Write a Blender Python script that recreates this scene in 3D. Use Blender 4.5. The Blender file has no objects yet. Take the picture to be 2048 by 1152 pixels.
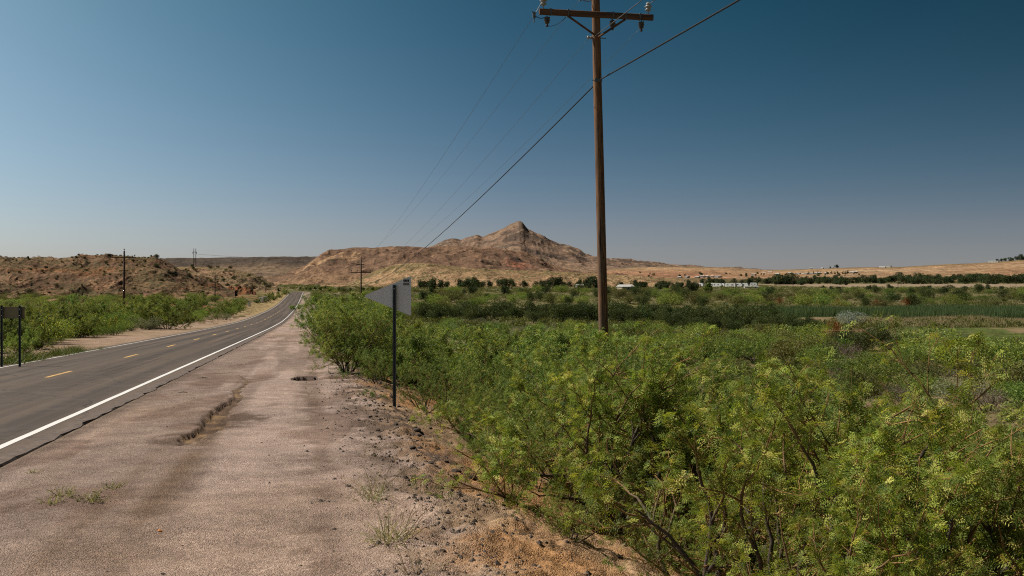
import bpy, math, random
import numpy as np
from mathutils import Vector

# ----------------------------------------------------------------------------
# basics
# ----------------------------------------------------------------------------
scene = bpy.context.scene
COL = scene.collection
F = 2000.0          # focal length in photo pixels (35 mm lens on a 2048 px wide frame)
CX, HY = 1024.0, 550.0   # principal column, horizon row
EYE = 1.97          # camera height above the shoulder it stands on
R = math.radians
rnd = random.Random(11)

def nrm(v):
    return v / np.maximum(np.linalg.norm(v, axis=-1, keepdims=True), 1e-9)

def sstep(a, b, x):
    t = np.clip((x - a) / (b - a), 0, 1)
    return t * t * (3 - 2 * t)

def _hash(ix, iy, seed):
    h = (ix.astype(np.int64) * 374761393 + iy.astype(np.int64) * 668265263 + seed * 974634777) & 0xFFFFFFFF
    h = ((h ^ (h >> 13)) * 1274126177) & 0xFFFFFFFF
    h = ((h ^ (h >> 16)) * 2246822519) & 0xFFFFFFFF
    return ((h ^ (h >> 15)) & 0xFFFFFF) / float(0xFFFFFF)

def vnoise(x, y, seed=0):
    x = np.asarray(x, float); y = np.asarray(y, float)
    ix, iy = np.floor(x), np.floor(y)
    fx, fy = x - ix, y - iy
    fx = fx * fx * fx * (fx * (fx * 6 - 15) + 10); fy = fy * fy * fy * (fy * (fy * 6 - 15) + 10)
    a = _hash(ix, iy, seed); b = _hash(ix + 1, iy, seed)
    c = _hash(ix, iy + 1, seed); d = _hash(ix + 1, iy + 1, seed)
    return (a + (b - a) * fx) * (1 - fy) + (c + (d - c) * fx) * fy

def fbm(x, y, seed=0, oct=4, gain=.5, lac=2.03):
    s = 0; a = 1; t = 0
    for i in range(oct):
        s = s + a * vnoise(x, y, seed + i * 17); t += a
        a *= gain; x = x * lac + 13.7; y = y * lac + 7.3
    return s / t

def ridged(x, y, seed=0, oct=4, gain=.5, lac=2.1):
    s = 0; a = 1; t = 0
    for i in range(oct):
        n = 1 - np.abs(2 * vnoise(x, y, seed + i * 31) - 1)
        s = s + a * n; t += a
        a *= gain; x = x * lac + 3.1; y = y * lac + 9.7
    return s / t

# ----------------------------------------------------------------------------
# mesh helpers
# ----------------------------------------------------------------------------
def raw_mesh(name, V, polys, mats=(), smooth=False, attrs=None, color=None, mat_idx=None):
    """polys: list of int arrays (each M x k)"""
    me = bpy.data.meshes.new(name)
    V = np.ascontiguousarray(V, np.float32).reshape(-1, 3)
    polys = [np.asarray(p, np.int32) for p in polys if len(p)]
    me.vertices.add(len(V)); me.vertices.foreach_set('co', V.ravel())
    loops = np.concatenate([p.ravel() for p in polys])
    tot = np.concatenate([np.full(len(p), p.shape[1], np.int32) for p in polys])
    start = np.concatenate([[0], np.cumsum(tot)[:-1]]).astype(np.int32)
    me.loops.add(len(loops)); me.loops.foreach_set('vertex_index', loops)
    me.polygons.add(len(tot)); me.polygons.foreach_set('loop_start', start)
    me.polygons.foreach_set('use_smooth', np.full(len(tot), bool(smooth)))
    for m in mats:
        me.materials.append(m)
    if mat_idx is not None:
        me.polygons.foreach_set('material_index', np.asarray(mat_idx, np.int32))
    me.update(calc_edges=True)
    if attrs:
        for k, (dom, val) in attrs.items():
            a = me.attributes.new(k, 'FLOAT', dom); a.data.foreach_set('value', np.ascontiguousarray(val, np.float32))
    if color is not None:
        a = me.attributes.new('tint', 'FLOAT_COLOR', 'POINT')
        c = np.ones((len(V), 4), np.float32); c[:, :3] = np.asarray(color) * .80
        a.data.foreach_set('color', c.ravel())
    return me

class MB:
    """collects shapes for ONE mesh"""
    def __init__(s):
        s.V = []; s.P = {}; s.n = 0
    def add(s, V, polys):
        V = np.asarray(V, float).reshape(-1, 3)
        for p in polys:
            p = np.asarray(p, np.int32)
            if len(p): s.P.setdefault(p.shape[1], []).append(p + s.n)
        s.V.append(V); s.n += len(V)
    def box(s, c, size, rot=None, bevel=0.0):
        hx, hy, hz = np.array(size) / 2.0
        if bevel <= 0:
            v = np.array([(x, y, z) for x in (-hx, hx) for y in (-hy, hy) for z in (-hz, hz)])
            q = [(0, 1, 3, 2), (4, 6, 7, 5), (0, 4, 5, 1), (2, 3, 7, 6), (0, 2, 6, 4), (1, 5, 7, 3)]
            if rot is not None: v = v @ np.array(rot).T
            s.add(v + np.array(c), [np.array(q)])
        else:   # chamfered long edges along local x
            b = bevel
            ring = [(-hy + b, -hz), (hy - b, -hz), (hy, -hz + b), (hy, hz - b), (hy - b, hz), (-hy + b, hz), (-hy, hz - b), (-hy, -hz + b)]
            v = np.array([(x, y, z) for x in (-hx, hx) for (y, z) in ring])
            k = 8
            q = [(i, (i + 1) % k, k + (i + 1) % k, k + i) for i in range(k)]
            if rot is not None: v = v @ np.array(rot).T
            s.add(v + np.array(c), [np.array(q), np.array([list(range(k))[::-1], list(range(k, 2 * k))])])
    def tube(s, pts, rad, k=8, caps=True):
        pts = np.asarray(pts, float); n = len(pts)
        rad = np.broadcast_to(np.asarray(rad, float), (n,))
        t = np.gradient(pts, axis=0); t = nrm(t)
        ref = np.array([0, 0, 1.]) if abs(t[:, 2]).mean() < .8 else np.array([1., 0, 0])
        a = nrm(np.cross(t, ref)); b = np.cross(t, a)
        ang = np.arange(k) * 2 * math.pi / k
        ring = (a[:, None] * np.cos(ang)[None, :, None] + b[:, None] * np.sin(ang)[None, :, None]) * rad[:, None, None] + pts[:, None]
        i = np.arange(n - 1)[:, None]; j = np.arange(k)[None]; j2 = (j + 1) % k
        q = np.stack([i * k + j, i * k + j2, (i + 1) * k + j2, (i + 1) * k + j], -1).reshape(-1, 4)
        P = [q]
        if caps and k > 2:
            P.append(np.array([list(range(k))[::-1], list(range((n - 1) * k, n * k))]))
        s.add(ring.reshape(-1, 3), P)
    def lathe(s, prof, c=(0, 0, 0), k=14, axis=None):
        """prof: (r, z) list"""
        prof = np.asarray(prof, float); n = len(prof)
        ang = np.arange(k) * 2 * math.pi / k
        v = np.stack([prof[:, None, 0] * np.cos(ang), prof[:, None, 0] * np.sin(ang), np.repeat(prof[:, 1:2], k, 1)], -1).reshape(-1, 3)
        if axis is not None:
            z = nrm(np.array(axis, float)); x = nrm(np.cross(z, [0.3, 1, .2])); y = np.cross(z, x)
            v = v @ np.stack([x, y, z])
        i = np.arange(n - 1)[:, None]; j = np.arange(k)[None]; j2 = (j + 1) % k
        q = np.stack([i * k + j, i * k + j2, (i + 1) * k + j2, (i + 1) * k + j], -1).reshape(-1, 4)
        s.add(v + np.array(c), [q, np.array([list(range(k))[::-1], list(range((n - 1) * k, n * k))])])
    def mesh(s, name, mat, smooth=False, attrs=None):
        V = np.concatenate(s.V) if s.V else np.zeros((0, 3))
        return raw_mesh(name, V, [np.concatenate(p) for p in s.P.values()], [mat] if mat else [], smooth, attrs)
    def build(s, name, mat, parent=None, smooth=False, loc=None):
        o = bpy.data.objects.new(name, s.mesh(name, mat, smooth)); COL.objects.link(o)
        if parent is not None: o.parent = parent
        if loc is not None: o.location = loc
        return o

def link(name, me, parent=None, loc=None):
    o = bpy.data.objects.new(name, me); COL.objects.link(o)
    if parent is not None: o.parent = parent
    if loc is not None: o.location = loc
    return o

def empty(name, loc=(0, 0, 0), rz=0.0):
    o = bpy.data.objects.new(name, None); COL.objects.link(o)
    o.empty_display_size = .2
    o.location = loc; o.rotation_euler = (0, 0, rz)
    return o

def tag(o, label=None, cat=None, group=None, kind=None):
    if label: o['label'] = label
    if cat: o['category'] = cat
    if group: o['group'] = group
    if kind: o['kind'] = kind
    return o

def dup(o, parent=None):
    c = o.copy(); COL.objects.link(c)
    c.parent = parent
    for ch in list(o.children):
        dup(ch, c)
    return c

# ----------------------------------------------------------------------------
# materials
# ----------------------------------------------------------------------------
class NT:
    def __init__(s, m):
        s.t = m.node_tree
    def n(s, typ, **kw):
        nd = s.t.nodes.new(typ)
        for k, v in kw.items():
            if hasattr(nd, k) and k not in ('Color', 'Scale'):
                setattr(nd, k, v)
        return nd
    def l(s, a, b):
        s.t.links.new(a, b)
    def math(s, op, a, b=None, clamp=False):
        nd = s.t.nodes.new('ShaderNodeMath'); nd.operation = op; nd.use_clamp = clamp
        for i, x in enumerate((a, b)):
            if x is None: continue
            if isinstance(x, (int, float)): nd.inputs[i].default_value = x
            else: s.l(x, nd.inputs[i])
        return nd.outputs[0]
    def mix(s, fac, a, b, blend='MIX'):
        nd = s.t.nodes.new('ShaderNodeMix'); nd.data_type = 'RGBA'; nd.blend_type = blend
        for i, x in ((0, fac), (6, a), (7, b)):
            if isinstance(x, (int, float)): nd.inputs[i].default_value = x
            elif isinstance(x, (tuple, list)): nd.inputs[i].default_value = (*x[:3], 1)
            else: s.l(x, nd.inputs[i])
        return nd.outputs[2]
    def noise(s, vec, scale, detail=4, rough=.55, dist=0):
        nd = s.t.nodes.new('ShaderNodeTexNoise')
        nd.inputs['Scale'].default_value = scale; nd.inputs['Detail'].default_value = detail
        nd.inputs['Roughness'].default_value = rough; nd.inputs['Distortion'].default_value = dist
        if vec is not None: s.l(vec, nd.inputs['Vector'])
        return nd.outputs[0]
    def voro(s, vec, scale, out='Distance', feature='F1', rand=1.0):
        nd = s.t.nodes.new('ShaderNodeTexVoronoi'); nd.feature = feature
        nd.inputs['Scale'].default_value = scale
        nd.inputs['Randomness'].default_value = rand
        if vec is not None: s.l(vec, nd.inputs['Vector'])
        return nd.outputs[out]
    def ramp(s, fac, lo, hi, a=0.0, b=1.0):
        nd = s.t.nodes.new('ShaderNodeMapRange'); nd.clamp = True
        s.l(fac, nd.inputs[0])
        nd.inputs[1].default_value = lo; nd.inputs[2].default_value = hi
        nd.inputs[3].default_value = a; nd.inputs[4].default_value = b
        return nd.outputs[0]
    def scale(s, vec, sc):
        nd = s.t.nodes.new('ShaderNodeMapping'); nd.inputs['Scale'].default_value = sc
        s.l(vec, nd.inputs['Vector'])
        return nd.outputs[0]

def mat(name):
    m = bpy.data.materials.new(name); m.use_nodes = True
    t = NT(m)
    b = m.node_tree.nodes['Principled BSDF']
    b.inputs['Specular IOR Level'].default_value = .25
    return m, t, b

def bump(t, b, h, strength, dist):
    nd = t.t.nodes.new('ShaderNodeBump'); nd.inputs['Strength'].default_value = strength
    nd.inputs['Distance'].default_value = dist
    t.l(h, nd.inputs['Height']); t.l(nd.outputs[0], b.inputs['Normal'])
    return nd

def simple(name, c1, c2, scale=8, rough=.7, metal=0, bumps=0, bdist=.01, stretch=None, spec=.25):
    m, t, b = mat(name)
    co = t.n('ShaderNodeTexCoord').outputs['Object']
    if stretch: co = t.scale(co, stretch)
    n = t.noise(co, scale, 5)
    t.l(t.mix(t.ramp(n, .35, .65), c1, c2), b.inputs['Base Color'])
    b.inputs['Roughness'].default_value = rough; b.inputs['Metallic'].default_value = metal
    b.inputs['Specular IOR Level'].default_value = spec
    if bumps: bump(t, b, n, bumps, bdist)
    return m

def foliage(name, dark, light, trans=.35, rough=.6, obj_var=.25, tcol=None, tip=None):
    m, t, b = mat(name)
    at = t.n('ShaderNodeAttribute'); at.attribute_name = 'shade'
    oi = t.n('ShaderNodeObjectInfo')
    c = t.mix(at.outputs['Fac'], dark, light)
    if tip: c = t.mix(t.ramp(at.outputs['Fac'], .86, .97), c, tip)
    hs = t.n('ShaderNodeHueSaturation')
    t.l(c, hs.inputs['Color'])
    t.l(t.ramp(oi.outputs['Random'], 0, 1, 1 - obj_var, 1 + obj_var), hs.inputs['Value'])
    t.l(t.ramp(t.math('FRACT', t.math('MULTIPLY', oi.outputs['Random'], 7.31)), 0, 1, .5 - .02 * obj_var / .25, .5 + .018 * obj_var / .25), hs.inputs['Hue'])
    c = hs.outputs[0]
    t.l(c, b.inputs['Base Color']); b.inputs['Roughness'].default_value = rough
    b.inputs['Specular IOR Level'].default_value = .2
    tr = t.n('ShaderNodeBsdfTranslucent')
    t.l(t.mix(1.0, c, tcol or (1.0, .95, .45), 'MULTIPLY'), tr.inputs['Color'])
    mx = t.n('ShaderNodeMixShader'); mx.inputs[0].default_value = trans
    t.l(b.outputs[0], mx.inputs[1]); t.l(tr.outputs[0], mx.inputs[2])
    t.l(mx.outputs[0], m.node_tree.nodes['Material Output'].inputs['Surface'])
    return m

M = {}
M['mesquite'] = foliage('mesquite_leaves', (.062, .116, .024), (.45, .53, .095), .42, obj_var=.14, tip=(.66, .60, .16))
M['mesquite_mid'] = foliage('mesquite_leaves_roadside', (.060, .120, .030), (.28, .36, .080), .42, obj_var=.3, tip=(.46, .47, .13))
M['olive'] = foliage('olive_leaves', (.075, .080, .022), (.20, .20, .065), .3, obj_var=.3)
M['cedar'] = foliage('cedar_leaves', (.036, .056, .018), (.115, .145, .045), .25, obj_var=.25)
M['grey'] = foliage('grey_leaves', (.15, .16, .10), (.30, .31, .19), .25, obj_var=.15)
M['brown'] = foliage('dry_shrub_twigs', (.11, .085, .065), (.24, .19, .145), .2, obj_var=.15, tcol=(1, .9, .8))
M['silver'] = foliage('silver_leaves', (.18, .22, .20), (.36, .40, .36), .25, obj_var=.1)
M['tree'] = foliage('tree_leaves', (.026, .044, .017), (.085, .110, .038), .25, obj_var=.3)
M['bright'] = foliage('bright_tree_leaves', (.05, .085, .015), (.12, .17, .03), .35, obj_var=.15)
M['rust'] = foliage('rust_leaves', (.16, .055, .018), (.30, .11, .035), .3, obj_var=.1)
M['dry'] = foliage('dry_stalks', (.24, .18, .10), (.48, .38, .23), .3, obj_var=.1, tcol=(1, .9, .7))
M['weed'] = foliage('weed_leaves', (.27, .27, .15), (.52, .49, .30), .3, obj_var=.15)
M['grass'] = foliage('grass_blades', (.05, .085, .018), (.16, .19, .055), .35, obj_var=.1)
M['reed'] = foliage('reed_blades', (.050, .090, .034), (.150, .200, .080), .3, obj_var=.1)
M['desert'] = foliage('desert_shrub_leaves', (.065, .062, .028), (.19, .165, .08), .25, obj_var=.35)

# bark of mesquite: dark old wood, orange-brown young twigs (by radius)
def bark_mat():
    m, t, b = mat('mesquite_bark')
    co = t.n('ShaderNodeTexCoord').outputs['Object']
    at = t.n('ShaderNodeAttribute'); at.attribute_name = 'thick'
    n = t.noise(co, 30, 5)
    young = t.mix(t.ramp(n, .35, .65), (.34, .195, .075), (.20, .11, .042))
    old = t.mix(t.ramp(n, .35, .65), (.040, .031, .025), (.115, .09, .068))
    t.l(t.mix(at.outputs['Fac'], young, old), b.inputs['Base Color'])
    b.inputs['Roughness'].default_value = .8
    bump(t, b, n, .5, .01)
    return m
M['bark'] = bark_mat()
M['dark_bark'] = simple('dark_bark', (.05, .038, .028), (.10, .08, .06), 12, .9)

def wood_mat(name, pale_wood, dark):
    m, t, b = mat(name)
    co = t.n('ShaderNodeTexCoord').outputs['Object']
    st = t.scale(co, (1, 1, .05))
    n = t.noise(st, 26, 8, .65, .8)
    n2 = t.noise(t.scale(co, (1, 1, .3)), 3.0, 4)
    c = t.mix(t.ramp(n, .38, .62), dark, pale_wood)  # paler and darker grain, mixed by noise
    c = t.mix(t.ramp(n2, .45, .62), c, (pale_wood[0] * .50, pale_wood[1] * .62, pale_wood[2] * .85))
    crack = t.ramp(t.noise(t.scale(co, (1, 1, .03)), 40, 4, .5, .3), .36, .42)
    c = t.mix(crack, (.02, .014, .010), c)
    t.l(c, b.inputs['Base Color']); b.inputs['Roughness'].default_value = .85
    h = t.math('ADD', n, t.math('MULTIPLY', crack, .8))
    bump(t, b, h, .5, .008)
    return m
M['pole'] = wood_mat('pole_wood', (.31, .155, .074), (.075, .042, .028))
M['arm'] = simple('crossarm_wood', (.16, .085, .048), (.075, .042, .026), 10, .85, bumps=.5, stretch=(.1, 1, 1))
M['farpole'] = simple('weathered_pole_wood', (.10, .065, .045), (.055, .038, .03), 6, .9, stretch=(1, 1, .1))
M['porcelain'] = simple('porcelain', (.34, .34, .33), (.24, .235, .22), 20, .25, spec=.5)
M['dark_porcelain'] = simple('brown_porcelain', (.035, .025, .02), (.06, .042, .034), 20, .3, spec=.5)
M['steel'] = simple('galvanised_steel', (.20, .20, .20), (.11, .11, .11), 30, .5, .6)
M['post'] = simple('green_steel_post', (.050, .062, .066), (.085, .10, .105), 25, .6, .0)
M['sheet'] = simple('aluminium_sheet', (.86, .86, .87), (.78, .78, .80), 2.0, .6, .0, stretch=(3, 1, .5))
M['sheet_edge'] = M['sheet']
M['brown_sheet'] = simple('brown_painted_sheet', (.25, .22, .13), (.19, .165, .10), 3, .7)
M['wire'] = simple('aluminium_wire', (.16, .16, .17), (.09, .09, .10), 5, .5, .5)
M['cable'] = simple('black_cable', (.018, .019, .022), (.03, .03, .034), 10, .6)
M['ink'] = simple('black_ink', (.02, .02, .022), (.03, .03, .03), 30, .7)
M['sticker'] = simple('pale_sticker', (.60, .61, .62), (.52, .53, .54), 10, .6)
M['yellow'] = simple('yellow_plastic', (.55, .42, .03), (.55, .40, .03), 6, .5)
M['white'] = simple('white_painted_metal', (.80, .79, .76), (.62, .61, .58), 3, .5)
M['wall_pale'] = simple('pale_siding', (.52, .50, .46), (.40, .38, .35), .8, .8)
M['wall_tan'] = simple('tan_stucco', (.55, .45, .34), (.42, .34, .26), .8, .9)
M['roof'] = simple('pale_roof', (.70, .68, .65), (.50, .48, .46), .6, .6)
M['glass'] = simple('dark_glass', (.03, .035, .04), (.05, .055, .06), 2, .15, spec=.5)
M['asphalt_chunk'] = simple('broken_asphalt', (.060, .046, .038), (.135, .105, .085), 18, .95, bumps=.8, bdist=.02)
M['stone'] = simple('pale_stone', (.34, .25, .18), (.22, .165, .13), 12, .95, bumps=.5)
M['leaf_litter'] = simple('orange_leaf', (.50, .20, .045), (.38, .13, .03), 15, .8)
M['stick'] = simple('dead_wood', (.24, .20, .155), (.11, .09, .07), 14, .9, stretch=(1, 1, 1))

def road_mat():
    m, t, b = mat('asphalt')
    ua = t.n('ShaderNodeAttribute'); ua.attribute_name = 'across'
    va = t.n('ShaderNodeAttribute'); va.attribute_name = 'along'
    cv = t.n('ShaderNodeCombineXYZ'); t.l(t.math('MULTIPLY', ua.outputs['Fac'], 1.6), cv.inputs[0]); t.l(t.math('MULTIPLY', va.outputs['Fac'], .02), cv.inputs[1])
    streak = t.noise(cv.outputs[0], 1.0, 5, .6)
    co = t.n('ShaderNodeTexCoord').outputs['Object']
    fine = t.noise(co, 60, 3, .7)
    patch = t.noise(co, .5, 4)
    c = t.mix(t.ramp(streak, .34, .68), (.030, .0215, .017), (.145, .100, .071))
    # polished wheel tracks, oil band in the middle of each lane
    w = t.math('ABSOLUTE', ua.outputs['Fac'])
    lane = t.math('ABSOLUTE', t.math('SUBTRACT', w, 1.6))          # 0 at lane centre
    track = t.math('ABSOLUTE', t.math('SUBTRACT', lane, .85))
    c = t.mix(t.ramp(track, .10, .5, .5, 0), c, (.034, .027, .023))
    c = t.mix(t.ramp(w, 0, .55, .55, 0), c, (.105, .076, .056))
    c = t.mix(t.ramp(patch, .3, .7, 0, .3), c, (.075, .063, .056))
    sp = t.voro(co, 90, 'Color')
    c = t.mix(.35, c, t.mix(1.0, c, t.mix(fine, (.3, .3, .3), (2.0, 1.95, 1.9)), 'MULTIPLY'))
    # transverse cracks, sealed seams and pale patches
    cw = t.n('ShaderNodeCombineXYZ'); t.l(t.math('MULTIPLY', ua.outputs['Fac'], .35), cw.inputs[0]); t.l(t.math('MULTIPLY', va.outputs['Fac'], .16), cw.inputs[1])
    cwn = t.n('ShaderNodeVectorMath'); cwn.operation = 'ADD'
    t.l(cw.outputs[0], cwn.inputs[0])
    nz = t.n('ShaderNodeTexNoise'); nz.inputs['Scale'].default_value = 1.5; t.l(co, nz.inputs['Vector'])
    sc_ = t.n('ShaderNodeVectorMath'); sc_.operation = 'SCALE'; sc_.inputs['Scale'].default_value = .10; t.l(nz.outputs['Color'], sc_.inputs[0]); t.l(sc_.outputs[0], cwn.inputs[1])
    ck = t.voro(cwn.outputs[0], 1.0, 'Distance', 'DISTANCE_TO_EDGE')
    c = t.mix(t.ramp(ck, .0, .007, .7, 0), c, (.022, .020, .019))
    c = t.mix(t.ramp(t.noise(co, 1.3, 5, .65), .52, .66, 0, .35), c, (.13, .098, .076))
    # the worn outer edge beyond the white line is paler and dusty
    c = t.mix(t.ramp(w, 3.22, 3.45, 0, .65), c, t.mix(t.ramp(t.noise(co, 7, 6, .75), .38, .62), (.20, .148, .124), (.085, .064, .054)))
    c = t.mix(t.ramp(w, 3.615, 3.65, 0, .9), c, (.045, .038, .034))  # slab side faces painted darker, shade put into the colour
    t.l(c, b.inputs['Base Color']); b.inputs['Roughness'].default_value = .82
    bump(t, b, fine, .35, .006)
    return m
M['road'] = road_mat()

def paint_mat(name, c, worn, amount):
    m, t, b = mat(name)
    co = t.n('ShaderNodeTexCoord').outputs['Object']
    n = t.noise(co, 14, 6, .7); n2 = t.noise(co, .6, 3)
    f = t.ramp(t.math('ADD', t.math('MULTIPLY', n, .7), t.math('MULTIPLY', n2, .3)), amount - .06, amount + .10)
    t.l(t.mix(f, worn, c), b.inputs['Base Color']); b.inputs['Roughness'].default_value = .7
    return m
M['white_paint'] = paint_mat('white_road_paint', (.70, .685, .665), (.30, .26, .23), .33)
M['worn_paint'] = paint_mat('worn_white_road_paint', (.58, .55, .51), (.22, .19, .165), .38)
M['yellow_paint'] = paint_mat('yellow_road_paint', (.62, .38, .13), (.20, .13, .08), .40)

def ground_mat():
    m, t, b = mat('desert_ground')
    ca = t.n('ShaderNodeAttribute'); ca.attribute_name = 'tint'
    ga = t.n('ShaderNodeAttribute'); ga.attribute_name = 'gravel'
    pos = t.n('ShaderNodeNewGeometry').outputs['Position']
    fine = t.noise(pos, 22, 5, .7)
    mid = t.noise(pos, 2.2, 5, .6)
    big = t.noise(pos, .16, 5, .6)
    c = ca.outputs['Color']
    c = t.mix(1.0, c, t.mix(t.ramp(mid, .3, .7), (.74, .73, .72), (1.22, 1.22, 1.2)), 'MULTIPLY')
    c = t.mix(1.0, c, t.mix(t.ramp(big, .3, .7), (.80, .80, .80), (1.18, 1.17, 1.15)), 'MULTIPLY')
    # small stones of mixed tone
    vc = t.voro(pos, 72, 'Color'); vd = t.voro(pos, 72, 'Distance')
    sep = t.n('ShaderNodeSeparateColor'); t.l(vc, sep.inputs[0])
    st = t.mix(sep.outputs[0], (.58, .55, .53), (1.46, 1.44, 1.41))
    stone = t.mix(1.0, c, st, 'MULTIPLY')
    c = t.mix(t.math('MULTIPLY', ga.outputs['Fac'], .62), c, stone)
    v2 = t.voro(pos, 31, 'Color'); s2 = t.n('ShaderNodeSeparateColor'); t.l(v2, s2.inputs[0])
    c = t.mix(t.math('MULTIPLY', ga.outputs['Fac'], .28), c, t.mix(1.0, c, t.mix(s2.outputs[1], (.6, .57, .55), (1.4, 1.38, 1.34)), 'MULTIPLY'))
    c = t.mix(1.0, c, t.mix(t.ramp(fine, .3, .7), (.70, .69, .68), (1.26, 1.26, 1.26)), 'MULTIPLY')
    t.l(c, b.inputs['Base Color']); b.inputs['Roughness'].default_value = .95
    b.inputs['Specular IOR Level'].default_value = .1
    h = t.math('ADD', t.math('MULTIPLY', fine, .7), t.math('MULTIPLY', t.math('SUBTRACT', 1.0, vd), t.math('MULTIPLY', ga.outputs['Fac'], .8)))
    h = t.math('ADD', h, t.math('MULTIPLY', mid, 1.2))
    bump(t, b, h, .8, .022)
    return m
M['ground'] = ground_mat()

def hill_mat(name, speck_scale, speck_col, speck_amt, fine_scale, dens_=.40):
    m, t, b = mat(name)
    ca = t.n('ShaderNodeAttribute'); ca.attribute_name = 'tint'
    pos = t.n('ShaderNodeNewGeometry').outputs['Position']
    n = t.noise(pos, fine_scale, 6, .65)
    n2 = t.noise(pos, fine_scale * .22, 4, .6)
    c = t.mix(1.0, ca.outputs['Color'], t.mix(t.ramp(n, .3, .7), (.60, .57, .55), (1.28, 1.27, 1.25)), 'MULTIPLY')
    c = t.mix(1.0, c, t.mix(t.ramp(n2, .3, .7), (.82, .80, .80), (1.15, 1.15, 1.12)), 'MULTIPLY')
    c = t.mix(1.0, c, t.mix(t.ramp(t.noise(pos, fine_scale * 3.7, 4, .7), .32, .68), (.74, .71, .69), (1.18, 1.17, 1.16)), 'MULTIPLY')
    vd = t.voro(pos, speck_scale, 'Distance')
    dens = t.noise(pos, speck_scale * .12, 3)
    thr = t.math('MULTIPLY', t.ramp(dens, .3, .7, .3, 1.0), dens_)
    sp = t.math('LESS_THAN', vd, thr)
    c = t.mix(t.math('MULTIPLY', sp, speck_amt), c, speck_col)
    t.l(c, b.inputs['Base Color']); b.inputs['Roughness'].default_value = .95
    b.inputs['Specular IOR Level'].default_value = .1
    bump(t, b, t.math('ADD', n, t.math('MULTIPLY', n2, 1.5)), .7, .5 / fine_scale)
    return m

# ----------------------------------------------------------------------------
# terrain: heights are relative to the camera's eye, +Y is the view direction
# ----------------------------------------------------------------------------
_yt = np.arange(-120, 1400.1, 1.0)
_hk = np.array([(-120, -.6), (-40, .57), (0, 1.97), (30, 3.02), (60, 4.07), (100, 5.45), (128, 6.35), (152, 7.05), (189, 7.85), (250, 8.85), (300, 9.35),
                (350, 9.45), (400, 9.3), (480, 8.95), (520, 8.95), (580, 9.3), (700, 9.7), (1400, 9.9)])
_h1 = np.interp(_yt, _hk[:, 0], _hk[:, 1])
_pad = np.pad(_h1, 15, mode='reflect', reflect_type='odd')
_h1 = np.convolve(_pad, np.hanning(33)[1:-1] / np.hanning(33)[1:-1].sum(), 'valid')
def hroad(Y): return np.interp(Y, _yt, _h1)
RX0, RS = -7.75, -.2
def road_x(Y): return RX0 + RS * Y
def lat(X, Y): return (X - road_x(Y)) * .98
_hv = np.array([(0, 5.0), (30, 5.5), (60, 6.2), (100, 7.2), (150, 8.1), (220, 8.8), (400, 9.2), (800, 9.6), (1500, 9.9), (3000, 10.5), (9000, 12)])
_hl = np.array([(0, 2.0), (60, 3.7), (130, 5.3), (250, 6.6), (400, 8.2), (600, 9.3), (1500, 9.9), (9000, 12)])

GULLY = np.array([(-8.6, 31.5), (-7.62, 28.9), (-7.0, 25.6), (-6.35, 23.0), (-5.95, 20.6), (-5.6, 18.9), (-5.25, 17.4), (-5.15, 16.2), (-5.1, 15.2)])
GW = np.array([.03, .06, .10, .16, .25, .34, .26, .20, .05])
HOLE = (-6.22, 30.6)

def seg_dist(X, Y, P):
    best = np.full(np.shape(X), 1e9); par = np.zeros(np.shape(X)); side = np.zeros(np.shape(X))
    for i in range(len(P) - 1):
        a, b = P[i], P[i + 1]; d = b - a; L2 = d @ d
        t = np.clip(((X - a[0]) * d[0] + (Y - a[1]) * d[1]) / L2, 0, 1)
        dx, dy = X - a[0] - t * d[0], Y - a[1] - t * d[1]
        ds = np.hypot(dx, dy); m = ds < best
        best = np.where(m, ds, best); par = np.where(m, i + t, par)
        side = np.where(m, np.sign(d[0] * (Y - a[1]) - d[1] * (X - a[0])), side)
    return best, par, side

def crest(Y):
    return 8.75 + .5 * (vnoise(Y * .22, Y * 0 + 2, 5) - .5) + .25 * (vnoise(Y * .9, Y * 0 + 5, 6) - .5)

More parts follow.
